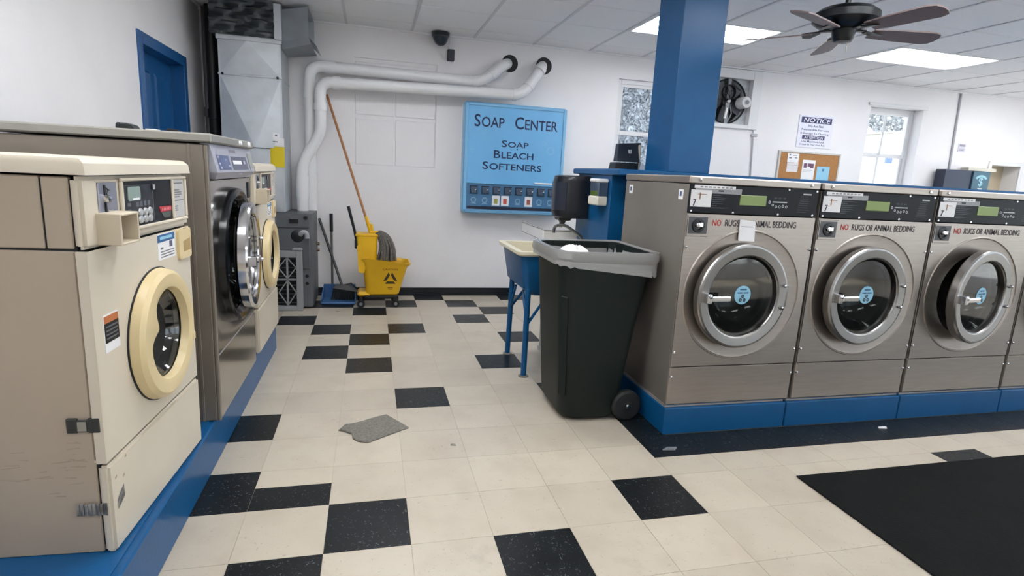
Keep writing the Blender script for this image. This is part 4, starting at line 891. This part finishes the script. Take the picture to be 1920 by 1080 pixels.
tag(B().tube([(1.475,2.23,0.0),(1.475,2.23,0.54)],0.032,14).tube([(1.475,2.23,0.36),(1.475,2.23,0.42)],0.04,14).tube([(1.475,2.23,0.0),(1.475,2.23,0.03)],0.042,14).out('drain_pipe', mat('grey_pvc', (168,168,170), 0.4)), 'grey drain pipe standing on the floor behind the sink legs', 'pipe')

t = thing('towel_dispenser', 'black paper towel dispenser fixed to the blue partition above the sink', 'dispenser', (1.69, 2.2, 1.2))
P = lambda bb, nm, m, lab=None: bb.out(nm, m, t, lab)
pl_ = [(1.698,2.045),(1.590,2.045),(1.530,2.065),(1.485,2.115),(1.468,2.19),(1.485,2.27),(1.530,2.325),(1.590,2.345),(1.698,2.345)]
def dz(k, z): return [(1.698-(1.698-x)*k, 2.195+(yy-2.195)*(0.9+0.1*k), z) for x, yy in pl_]
P(B().loft([dz(0.90,1.044), dz(0.97,1.052), dz(1.0,1.09), dz(0.99,1.31), dz(0.95,1.342), dz(0.86,1.350)]), 'housing', mat('dispenser_black', (26,30,38), 0.28, var=0.05))
P(B().loft([[(x-0.004, yy, z) for x, yy in pl_[2:7]] + [(x+0.01, yy, z) for x, yy in pl_[6:1:-1]] for z in (1.10,1.30)]), 'front_cover', mat('dispenser_front', (40,46,60), 0.22))
b = B().loft([[(1.505,2.14,1.05),(1.62,2.14,1.05),(1.62,2.26,1.05),(1.505,2.26,1.05)],[(1.515,2.15,1.02),(1.60,2.15,1.02),(1.60,2.25,1.02),(1.515,2.25,1.02)],[(1.535,2.17,1.015),(1.575,2.17,1.015),(1.575,2.23,1.015),(1.535,2.23,1.015)],[(1.545,2.19,0.965),(1.555,2.19,0.965),(1.555,2.205,0.965),(1.545,2.205,0.965)]]); P(b, 'chute', BLACKP)
t = thing('soap_dispenser', 'white and clear liquid soap dispenser on the blue partition beside the towel dispenser', 'dispenser', (1.70, 1.88, 1.25))
P = lambda bb, nm, m, lab=None: bb.out(nm, m, t, lab)
P(B().box(1.625,1.699,1.715,1.885,1.312,1.338,0.008), 'cap', WHITE)
b = B().box(1.632,1.699,1.722,1.878,1.222,1.312,0.004); P(b, 'reservoir', mat('clear_smoke', (70,84,104), 0.1))
P(B().box(1.630,1.698,1.74,1.865,1.222,1.258,0.004).box(1.629,1.64,1.75,1.79,1.225,1.235), 'green_soap', mat('green_soap', (78,102,30), 0.3))
P(B().box(1.622,1.699,1.717,1.883,1.160,1.222,0.008), 'push_bar', mat('ivory_white', (226,222,208), 0.4))

# wheeled trash bin with a liner
t = thing('trash_bin', 'dark green wheeled trash bin lined with a clear bag', 'trash bin', (1.38, 1.17, 0))
P = lambda bb, nm, m, lab=None: bb.out(nm, m, t, lab)
def cl(x0, x1, y0_, y1_, z, rl=0.16, rq=0.05, n=6):
    pts = []
    for cx, cy_, a, r_ in ((x1-rq,y1_-rq,0,rq),(x0+rl,y1_-rl,90,rl),(x0+rl,y0_+rl,180,rl),(x1-rq,y0_+rq,270,rq)):
        for i in range(n+1):
            tt = R(a+90*i/n); pts.append((cx+r_*math.cos(tt), cy_+r_*math.sin(tt), z))
    return pts
lo = [(1.200,1.500,0.925,1.345,0.02,0.09),(1.180,1.520,0.912,1.360,0.05,0.09),(1.160,1.565,0.905,1.390,0.40,0.09),(1.130,1.635,0.895,1.430,0.86,0.10),(1.124,1.650,0.890,1.445,0.915,0.10),(1.104,1.672,0.878,1.460,0.925,0.10),(1.104,1.672,0.878,1.460,0.955,0.10),(1.145,1.645,0.915,1.425,0.955,0.09),(1.165,1.585,0.965,1.375,0.40,0.08),(1.20,1.545,0.985,1.345,0.06,0.08)]
b = B().loft([cl(*q) for q in lo]); P(b, 'bin_body', CANG)
b = B().loft([[(1.178,0.955,0.15),(1.205,0.93,0.15),(1.180,0.925,0.72),(1.155,0.95,0.72)],[(1.168,0.950,0.16),(1.198,0.921,0.16),(1.174,0.916,0.71),(1.146,0.944,0.71)]]); P(b, 'side_rib', CANG)
for yy in (0.915,1.345):
    w_ = B().lathe([(0.03,-0.025),(0.076,-0.025),(0.088,-0.015),(0.088,0.015),(0.076,0.025),(0.03,0.025)],(1.565,yy,0.088),'y',28)
    for k in range(5):
        a = 2*math.pi*k/5; w_.tube([(1.565+0.02*math.cos(a),yy,0.088+0.02*math.sin(a)),(1.565+0.08*math.cos(a),yy,0.088+0.08*math.sin(a))],0.012,6)
    w_.lathe([(0,-0.03),(0.012,-0.028),(0.014,-0.02)],(1.565,yy,0.088),'y',12,m=1); w_.lathe([(0.014,-0.028),(0.035,-0.026),(0.035,0.026),(0.014,0.028)],(1.565,yy,0.088),'y',16)
    P(w_, 'wheel', [BLACKR, CHROME])
P(B().tube([(1.565,0.92,0.088),(1.565,1.34,0.088)],0.010,8), 'axle', BLACKP)
P(B().tube([(1.655,0.99,0.93),(1.678,0.99,0.935),(1.678,1.37,0.935),(1.655,1.37,0.93)],0.013,8), 'handle', CANG)
# liner: inside wall, over the rim, wavy hem outside
def wav(lp, amp, zamp, k):
    out = []
    for i, (x, yy, z) in enumerate(lp):
        s_ = math.sin(i*1.9+k)*0.6+math.sin(i*3.7+2*k)*0.4
        nx, ny = x-1.38, yy-1.18; l = math.hypot(nx, ny)
        out.append((x+nx/l*amp*s_, yy+ny/l*amp*s_, z+zamp*s_))
    return out
n = 8
L_ = [wav(cl(1.20,1.55,0.99,1.34,0.42,0.07,0.05,n),0.02,0.01,0.3), wav(cl(1.15,1.62,0.955,1.40,0.80,0.08,0.05,n),0.012,0.0,1.1), cl(1.138,1.650,0.912,1.430,0.958,0.09,0.05,n), cl(1.098,1.678,0.873,1.466,0.961,0.10,0.05,n), cl(1.094,1.681,0.869,1.469,0.922,0.10,0.05,n), wav(cl(1.106,1.674,0.880,1.456,0.895,0.10,0.05,n),0.004,0.004,2.0)]
hem = cl(1.102,1.672,0.872,1.462,0.0,0.10,0.05,n)
def hz(x): return 0.885-0.055*max(0,(x-1.10))/0.57
L_.append([(x, yy, hz(x)+0.03) for x, yy, _ in wav(hem,0.004,0,0.4)]); L_.append([(x, yy, hz(x)+0.006*math.sin(i*2.3)) for i, (x, yy, _) in enumerate(wav(hem,0.006,0,0.9))])
P(B().loft(L_, True, False), 'liner', LINER)
# crumpled white bag inside
b = B(); c = Vector((1.27,1.13,0.90))
def crumple(b, c, rx, ry, rz_, seed, n1=10, n2=14):
    rnd = random.Random(seed); loops = []
    for i in range(1, n1):
        th = math.pi*i/n1; lp = []
        for j in range(n2):
            ph = 2*math.pi*j/n2; k = 1+rnd.uniform(-0.22,0.2)
            lp.append((c.x+rx*k*math.sin(th)*math.cos(ph), c.y+ry*k*math.sin(th)*math.sin(ph), c.z+rz_*k*math.cos(th)))
        loops.append(lp)
    b.loft(loops)
crumple(b, c, 0.085, 0.11, 0.065, 3)
tag(b.out('crumpled_bag', WHITE), 'crumpled white plastic bag lying in the green trash bin', 'bag')

# ------------------------------------------------------------------ blue column, lockbox on the ledge
t = B().box(2.055, 2.362, 1.60, 1.935, 1.405, ZC+0.03, 0.004)
tag(t.out('column', BLUE), 'square glossy blue column standing on the partition ledge', 'column')
t = thing('payment_terminal', 'black payment terminal standing on the blue ledge left of the column', 'terminal', (1.95, 2.0, 1.405))
P = lambda bb, nm, m, lab=None: bb.out(nm, m, t, lab)
b = B().loft([[(1.855,2.00,1.405),(2.035,2.00,1.405),(2.035,2.12,1.405),(1.855,2.12,1.405)],[(1.862,2.005,1.46),(2.040,2.005,1.46),(2.040,2.11,1.46),(1.862,2.11,1.46)]]); P(b, 'base', BLACKP)
b = B().loft([[(1.864,1.990,1.466),(2.036,1.990,1.466),(2.036,2.06,1.466),(1.864,2.06,1.466)],[(1.888,2.04,1.592),(2.060,2.04,1.606),(2.060,2.09,1.606),(1.888,2.09,1.592)]]); P(b, 'screen_body', mat('terminal_black', (36,40,50), 0.3))
P(B().box(2.036,2.046,1.995,2.03,1.41,1.59,0.003), 'edge_strip', mat('beige_strip', (176,170,160), 0.5))
P(B().box(1.956,1.972,1.992,2.03,1.525,1.552,0.002), 'emblem', mat('emblem_grey', (170,172,180), 0.4))
tag(B().loft([[(2.045,2.0,1.4055),(2.085,2.0,1.4055),(2.085,2.05,1.4055),(2.045,2.05,1.4055)],[(2.050,2.0,1.44),(2.082,2.0,1.435),(2.082,2.04,1.435),(2.050,2.04,1.44)],[(2.058,2.005,1.47),(2.078,2.005,1.46),(2.078,2.03,1.46),(2.058,2.03,1.47)]]).out('paper_wad', WHITE), 'white paper wad on the ledge beside the black terminal', 'paper')

# ------------------------------------------------------------------ ceiling fan
t = thing('ceiling_fan', 'dark five blade ceiling fan hanging above the stainless washers', 'ceiling fan', (3.03, 1.35, ZC))
P = lambda bb, nm, m, lab=None: bb.out(nm, m, t, lab)
c = (3.03, 1.35, 0)
P(B().lathe([(0.12,ZC-0.001),(0.12,ZC-0.05),(0.08,ZC-0.10),(0.016,ZC-0.065),(0.016,2.46)],c,'z',24,cap0=True), 'downrod', FANB)
P(B().lathe([(0.02,2.475),(0.055,2.47),(0.07,2.45),(0.150,2.445),(0.190,2.415),(0.190,2.375),(0.150,2.345),(0.085,2.33),(0.070,2.325),(0.062,2.27),(0.050,2.255),(0.001,2.25)],c,'z',36,cap0=True), 'motor_housing', FANB)
P(B().tube([(3.05,1.33,2.25),(3.052,1.33,2.19)],0.003,6), 'pull_chain', mat('chain', (200,196,180), 0.3, 0.8))
for k in range(5):
    a = R(-83+72*k); rot = Matrix.Translation((c[0],c[1],0)) @ Matrix.Rotation(a,4,'Z')
    b = B().box(0.06,0.14,-0.018,0.018,2.322,2.332,0.003); b.loft([[(0.13,-0.02,2.318),(0.13,0.02,2.318),(0.13,0.02,2.326),(0.13,-0.02,2.326)],[(0.19,-0.045,2.300),(0.19,0.045,2.312),(0.19,0.045,2.318),(0.19,-0.045,2.306)],[(0.235,-0.03,2.300),(0.235,0.03,2.310),(0.235,0.03,2.315),(0.235,-0.03,2.305)]])
    b.xf(rot); br = P(b, 'blade_arm', FANB)
    outl = [(0.175,-0.050),(0.175,0.050),(0.30,0.062),(0.55,0.070),(0.595,0.055),(0.612,0.02),(0.612,-0.02),(0.595,-0.055),(0.55,-0.070),(0.30,-0.062)]
    tilt = -math.tan(R(13))
    b = B().loft([[(x,w_,2.312+w_*tilt-0.012*(x-0.175)) for x, w_ in outl],[(x,w_,2.320+w_*tilt-0.012*(x-0.175)) for x, w_ in outl]]); b.xf(rot)
    b.out('blade', BLADE, br)

# ------------------------------------------------------------------ exhaust fan in the back wall
t = thing('exhaust_fan', 'belt driven exhaust fan set in a white frame high in the back wall', 'fan', (4.145, YB, 2.3))
P = lambda bb, nm, m, lab=None: bb.out(nm, m, t, lab)
b = B()
for q in ((3.72,FH[0]+0.004,1.995,2.648),(FH[1]-0.004,4.578,1.995,2.648),(FH[0]+0.004,FH[1]-0.004,1.995,FH[2]+0.004),(FH[0]+0.004,FH[1]-0.004,FH[3]-0.004,2.648)): b.box(q[0],q[1],YB-0.03,YB+0.0,q[2],q[3],0.005)
P(b, 'frame', WOODW)
YE = YB-0.08
fc = (4.180, YE+0.10, 2.295); fr_ = 0.262
b = B().dish((FH[0]+0.002,FH[1]-0.002,FH[2]+0.002,FH[3]-0.002),(fc[0],fc[2]),[(0.238,YE+0.20),(0.240,YE+0.14),(0.250,YE+0.125)],YE+0.125,48); P(b, 'venturi_plate', mat('fan_plate', (200,204,206), 0.5, var=0.3, scale=20))
P(B().lathe([(0.236,0.0),(0.252,-0.012),(0.246,0.02),(0.236,0.0)],(fc[0],YE+0.122,fc[2]),'y',48), 'ring', BLACKP)
b = B()
for k in range(12): b.box(FH[0]+0.01,FH[1]-0.01,YE+0.215,YE+0.235,FH[2]+0.01+k*0.042,FH[2]+0.036+k*0.042)
b.box(FH[0]+0.004,FH[1]-0.004,YE+0.24,YE+0.25,FH[2]+0.004,FH[3]-0.004); P(b, 'slats_and_backing', mat('shutter_dark', (46,48,52), 0.5))  # solid dark backing added behind the slats to stop daylight showing through
for k in range(5):
    a = R(20+72*k); rot = Matrix.Translation((fc[0],YE+0.165,fc[2])) @ Matrix.Rotation(a,4,'Y')
    b = B().loft([[(0.04,-0.02,-0.03),(0.04,0.02,0.03),(0.04,0.024,0.03),(0.04,-0.016,-0.03)],[(0.15,-0.03,-0.07),(0.15,0.02,0.07),(0.15,0.023,0.07),(0.15,-0.027,-0.07)],[(0.228,-0.02,-0.075),(0.228,0.015,0.065),(0.228,0.018,0.065),(0.228,-0.017,-0.075)]]); b.xf(rot)
    P(b, 'blade', mat('fan_blade_grey', (92,94,100), 0.45, 0.3))
P(B().lathe([(0.0,-0.06),(0.02,-0.058),(0.024,-0.03),(0.05,-0.025),(0.05,0.03)],(fc[0],YE+0.15,fc[2]),'y',20), 'hub', BLACKP)
b = B().box(fc[0]-0.022,fc[0]+0.022,YE+0.095,YE+0.12,FH[2]+0.004,FH[3]-0.004,0.003); b.tube([(fc[0]+0.02,YE+0.10,2.29),(fc[0]+0.06,YE+0.09,2.16),(fc[0]+0.02,YE+0.10,2.06)],0.008,6); P(b, 'bracket', mat('bracket_grey', (120,124,128), 0.4, 0.5))
b = B().lathe([(0.085,-0.02),(0.078,-0.024),(0.078,0.024),(0.085,0.02)],(fc[0]-0.02,YE+0.07,2.39),'y',24); b.lathe([(0.0,-0.01),(0.02,-0.01),(0.02,0.01)],(fc[0]-0.02,YE+0.07,2.39),'y',12)
for k in range(4): b.tube([(fc[0]-0.02,YE+0.07,2.39),(fc[0]-0.02+0.08*math.cos(k*1.57+0.4),YE+0.07,2.39+0.08*math.sin(k*1.57+0.4))],0.008,6)
P(b, 'pulley', mat('pulley_dark', (52,54,58), 0.4, 0.5))
b = B().lathe([(0.0,-0.075),(0.030,-0.075),(0.032,-0.070),(0.058,-0.068),(0.066,-0.055),(0.066,0.06),(0.05,0.065)],(4.365,YE+0.07,2.288),'y',28); b.lathe([(0.0,-0.078),(0.026,-0.077)],(4.365,YE+0.07,2.288),'y',16,m=1); P(b, 'motor', [mat('motor_white', (206,206,208), 0.4), GREYI])
P(B().loft([[(4.130,YE+0.06,2.10),(4.155,YE+0.06,2.10),(4.170,YE+0.06,2.22),(4.150,YE+0.06,2.22)],[(4.130,YE+0.075,2.10),(4.155,YE+0.075,2.10),(4.170,YE+0.075,2.22),(4.150,YE+0.075,2.22)]]), 'label_plate', WHITE)
P(B().lathe([(0,-0.02),(0.018,-0.018),(0.02,0)],(fc[0],YE+0.085,2.298),'y',14), 'shaft_end', WHITE)

tag(B().tube([(4.545,YB-0.010,1.995),(4.560,YB-0.010,1.87),(4.60,YB-0.010,1.3)],0.008,8).box(4.525,4.60,YB-0.03,YB,1.92,1.955,0.004).out('conduit', mat('conduit_grey', (176,176,182), 0.5)), 'thin grey conduit running down from the exhaust fan', 'conduit')
tag(B().tube([(7.535,YB-0.010,ZC-0.02),(7.60,YB-0.010,1.2)],0.014,8).out('conduit', MATS['conduit_grey']), 'grey conduit on the back wall right of the clear window', 'conduit')

# ------------------------------------------------------------------ notice, cork board, papers, small sign
t = thing('notice_sign', 'white wall sign headed NOTICE above the cork board', 'sign', (5.41, YB-0.006, 2.03))
B().box(5.165,5.660,YB-0.008,YB,1.842,2.222,0.002).out('board', mat('sign_white', (226,226,240), 0.4), t)
ys = YB-0.0088
b = B().box(5.195,5.632,ys,ys+0.0004,2.130,2.198)
b.box(5.235,5.560,ys,ys+0.0004,1.938,1.985)
b.text('We Are Not', 5.30, 5.52, 2.082, 2.112, ys); b.text('Responsible For Loss', 5.215, 5.610, 2.035, 2.066, ys); b.text('& Damage To Clothing', 5.200, 5.610, 1.992, 2.020, ys)
b.text('Use Machines And', 5.235, 5.555, 1.902, 1.928, ys); b.text('Dryers At Your Own Risk', 5.215, 5.580, 1.862, 1.888, ys)
b.out('lettering', mat('sign_navy', (44,44,92), 0.5), t)
b = B().text('NOTICE', 5.225, 5.600, 2.138, 2.190, ys-0.0008, shear=0.25); b.text('ATTENTION', 5.265, 5.535, 1.944, 1.978, ys-0.0008)
b.out('reversed_lettering', MATS['sign_white'], t)
t = thing('cork_board', 'framed cork notice board on the back wall beneath the NOTICE sign', 'notice board', (5.39, YB-0.01, 1.5))
B().box(4.965,5.815,YB-0.012,YB,1.22,1.768).out('cork', CORK, t)
b = B()
for q in ((4.94,4.965,1.20,1.79),(5.815,5.838,1.20,1.79),(4.965,5.815,1.768,1.79),(4.965,5.815,1.20,1.22)): b.box(q[0],q[1],YB-0.02,YB,q[2],q[3],0.003)
b.out('frame', mat('alu_frame', (196,192,186), 0.4, 0.4), t)
yp = YB-0.0125
def paper(x0, x1, z0, z1, m, lab, marks):
    b = B().box(x0,x1,yp-0.0015,yp,z0,z1)
    for q in marks: b.box(q[0],q[1],yp-0.0022,yp-0.0012,q[2],q[3],m=q[4])
    tag(b.out('paper', [m, GREYI, mat('mauve_ink', (110,74,98), 0.6), mat('blue_ink', (70,120,170), 0.6)]), lab, 'paper', 'papers pinned on the cork board')
paper(5.07,5.23,1.655,1.762,WHITE,'white flyer with grey pictures pinned at the top left of the cork board',((5.09,5.11,1.735,1.752,1),(5.09,5.125,1.70,1.715,1),(5.14,5.20,1.735,1.742,1),(5.17,5.21,1.705,1.715,1),(5.10,5.18,1.67,1.673,1)))
paper(5.075,5.235,1.54,1.652,mat('pale_paper', (220,216,218), 0.6),'plain pale sheet pinned below the grey flyer on the cork board',((5.09,5.22,1.62,1.623,1),))
paper(5.295,5.480,1.46,1.695,WHITE,'white flyer with a maroon picture in the middle of the cork board',((5.315,5.360,1.60,1.655,2),(5.37,5.46,1.615,1.655,2),(5.41,5.46,1.600,1.62,2),(5.32,5.45,1.57,1.575,1),(5.32,5.43,1.55,1.555,1)))
paper(5.515,5.700,1.42,1.625,LBLUE,'light blue sheet pinned at the right of the cork board',((5.59,5.62,1.57,1.60,3),))
t = B().box(7.67,7.79,YB-0.004,YB,1.930,2.035); t.box(7.685,7.775,YB-0.0048,YB-0.003,2.00,2.025,m=1).box(7.69,7.775,YB-0.0048,YB-0.003,1.965,1.97,m=1).box(7.685,7.765,YB-0.0048,YB-0.003,1.945,1.957,m=1)
tag(t.out('small_notice', [mat('notice_pale', (206,204,214), 0.5), mat('notice_mauve', (150,146,164), 0.6)]), 'small pale notice on the wall above the change machine', 'sign')
# change machine
t = thing('change_machine', 'navy change machine with a teal dollar panel at the back wall', 'change machine', (7.7, 4.1, 0))
P = lambda bb, nm, m, lab=None: bb.out(nm, m, t, lab)
P(B().box(7.335,8.075,4.05,YB-0.03,0,1.690,0.006), 'cabinet', NAVYP)
yc = 4.05
b = B().box(7.785,8.07,yc-0.018,yc,1.20,1.684,0.004); P(b, 'teal_panel', TEAL)
b = B()
pts = [(7.925+r_*math.cos(R(a)), 1.555+r_*0.75*math.sin(R(a))) for r_, aa in ((0.115,range(30,151,10)),(0.078,range(150,29,-10))) for a in aa]
V2 = [b.v((x,yc-0.0195,z)) for x, z in pts]; k = len(V2)//2
for i in range(k-1): b.f([V2[i], V2[i+1], V2[2*k-2-i], V2[2*k-1-i]])
b.text('$', 7.888, 7.960, 1.485, 1.610, yc-0.0197); b.box(7.89,7.96,yc-0.024,yc-0.016,1.45,1.472,0.002,m=1)
P(b, 'dollar_print', [TEALL, WHITE])
tag(B().box(7.74,8.22,4.08,YB-0.03,1.690,1.735,0.004).out('beige_box', mat('box_beige', (206,200,186), 0.5)), 'beige box lying on top of the navy change machine', 'box')

# ------------------------------------------------------------------ floor pieces
b = B().box(2.117, 7.2, -2.2, 0.198, 0.0, 0.008, 0.003); tag(b.out('floor_mat', MATB), 'large black rubber floor mat in front of the stainless washers', 'mat')
out = [(0.002,0.972),(0.035,1.035),(0.06,1.035),(0.09,1.05),(0.15,1.085),(0.19,1.10),(0.245,1.128),(0.30,1.045),(0.357,0.957),(0.25,0.885),(0.149,0.815),(0.10,0.835),(0.075,0.87),(0.07,0.92),(0.03,0.955)]
b = B().loft([[(x,yy,0.0008) for x, yy in out],[(x,yy,0.006+0.003*math.sin(x*30)) for x, yy in out],[(0.18+(x-0.18)*0.97,0.97+(yy-0.97)*0.97,0.008+0.004*math.sin(x*25+yy*20)) for x, yy in out]])
tag(b.out('mat_scrap', RAGM), 'torn grey mat scrap lying on the tiles in the aisle', 'mat scrap')
tag(B().loft([[(0.545,0.735,0.0006),(0.575,0.728,0.0006),(0.572,0.742,0.0006),(0.55,0.745,0.0006)],[(0.548,0.736,0.008),(0.573,0.73,0.004),(0.571,0.740,0.006),(0.552,0.743,0.009)]]).out('litter', mat('litter_grey', (150,146,138), 0.8)), 'tiny grey crumb of litter on the cream tiles beyond the mat scrap', 'litter')
tag(B().loft([[(1.60,0.535,0.0006),(1.665,0.525,0.0006),(1.69,0.548,0.0006),(1.64,0.56,0.0006)],[(1.605,0.537,0.006),(1.66,0.528,0.010),(1.685,0.547,0.008),(1.64,0.557,0.006)]]).out('litter', mat('litter_film', (120,124,128), 0.3)), 'grey plastic scrap on the black tiles at the plinth corner', 'litter')
tag(B().loft([[(3.02,0.60,0.0006),(3.07,0.59,0.0006),(3.075,0.605,0.0006),(3.03,0.615,0.0006)],[(3.022,0.602,0.006),(3.068,0.592,0.010),(3.073,0.603,0.010),(3.03,0.612,0.006)]]).out('litter', WHITE), 'white paper scrap on the black tiles below the second washer', 'litter')

# ------------------------------------------------------------------ outside: ground, houses, tree
S(B().box(-20, 110, YB+0.3, 110, -0.6, -0.4), 'ground', GROUND)
S(B().box(XR+0.3, 60, -40, YB+0.3, -0.6, -0.4).box(-20, XR+0.3, -40, YF-0.3, -0.6, -0.4), 'ground', GROUND)
def house(name, label, x0, x1, y0, y1, ze, zr, wins, wallm, roofm):
    t = thing(name, label, 'house', ((x0+x1)/2, (y0+y1)/2, -0.4))
    xc = (x0+x1)/2
    B().prism([(x0,-0.4),(x1,-0.4),(x1,ze),(xc,zr),(x0,ze)], 'xz', y0, y1).out('walls', wallm, t)
    r_ = B(); e = 0.35; k = (zr-ze)/(xc-x0)
    for s_ in (-1, 1):
        xe = xc+s_*(xc-x0+e); zz_ = ze-k*e
        r_.loft([[(xc,y0-e,zr+0.02),(xe,y0-e,zz_+0.02),(xe,y1+e,zz_+0.02),(xc,y1+e,zr+0.02)],[(xc,y0-e,zr+0.16),(xe,y0-e,zz_+0.16),(xe,y1+e,zz_+0.16),(xc,y1+e,zr+0.16)]])
    r_.out('roof', roofm, t)
    for a, c_, z0, z1 in wins:
        w_ = B()
        for q in ((a-0.08,a,z0-0.08,z1+0.08),(c_,c_+0.08,z0-0.08,z1+0.08),(a,c_,z0-0.08,z0),(a,c_,z1,z1+0.08)): w_.box(q[0],q[1],y0-0.05,y0,q[2],q[3])
        wo = w_.out('window', WOODW, t); B().box(a,c_,y0-0.02,y0-0.005,z0,z1).out('pane', mat('dark_pane', (90,110,140), 0.1), wo)
    return t
house('house', 'tall cream house right of centre outside the clear window', 43.45, 52.0, 40, 44, 6.45, 6.9, [(44.0,44.85,4.0,4.7),(47,48,2.5,4.2)], HOUSE, mat('white_fascia', (190,188,184), 0.6))
t = thing('house', 'low white house with mauve shingle roof left in the clear window', 'house', (44, 48, -0.4))
wm = mat('white_siding', (150,150,154), 0.7)
B().prism([(46,-0.4),(54,-0.4),(54,5.7),(50,8.2),(46,5.7)], 'yz', 36, 51).out('walls', wm, t)
r_ = B().loft([[(35.6,45.6,5.5),(51.4,45.6,5.5),(51.4,45.6,5.7),(35.6,45.6,5.7)],[(35.6,50,8.25),(51.4,50,8.25),(51.4,50,8.45),(35.6,50,8.45)],[(35.6,54.4,5.5),(51.4,54.4,5.5),(51.4,54.4,5.7),(35.6,54.4,5.7)]]); r_.out('roof', ROOF, t)
B().loft([[(40,44.9,3.95),(48.8,44.9,3.95),(48.8,46,4.35),(40,46,4.35)],[(40,44.9,4.10),(48.8,44.9,4.10),(48.8,46,4.55),(40,46,4.55)]]).out('porch_roof', mat('porch_grey', (92,92,96), 0.8), t)
for a, c_ in ((47.2,48.1),(45.2,46.2),(42.5,43.5)):
    w_ = B()
    for q in ((a-0.12,a,2.2,3.6),(c_,c_+0.12,2.2,3.6),(a,c_,2.2,2.3),(a,c_,3.5,3.6)): w_.box(q[0],q[1],45.9,46,q[2],q[3])
    wo = w_.out('window', WOODW, t); B().box(a,c_,45.95,45.98,2.3,3.5).out('pane', mat('dark_pane', (90,110,140), 0.1), wo)
t = thing('tree', 'pale thin leaved tree behind the houses outside the window', 'tree', (66, 62, -0.4))
B().tube([(66,62,-0.4),(66.2,62,5.0),(65.6,62,9.0)],[0.45,0.35,0.2],8).tube([(66.1,62,5.4),(69,61.5,11.0)],[0.22,0.06],6).tube([(66,62,6.0),(62,62.3,11.5)],[0.22,0.06],6).out('trunk', BARK, t)
b = B(); rnd = random.Random(5)
for k in range(2600):
    th, ph, r_ = rnd.uniform(0, 6.283), rnd.uniform(-1, 1), rnd.random()**0.4
    p = Vector((66+8*r_*math.cos(th)*math.sqrt(1-ph*ph), 62+4*r_*math.sin(th)*math.sqrt(1-ph*ph), 11.2+4.5*r_*ph))
    a = Vector((rnd.uniform(-1,1), rnd.uniform(-1,1), rnd.uniform(-1,1))).normalized()*0.22; c_ = a.cross(Vector((rnd.uniform(-1,1), rnd.uniform(-1,1), 0.3))).normalized()*0.14
    b.quad([p-a-c_, p+a-c_, p+a+c_, p-a+c_])
b.out('foliage', LEAF, t, kind='stuff')
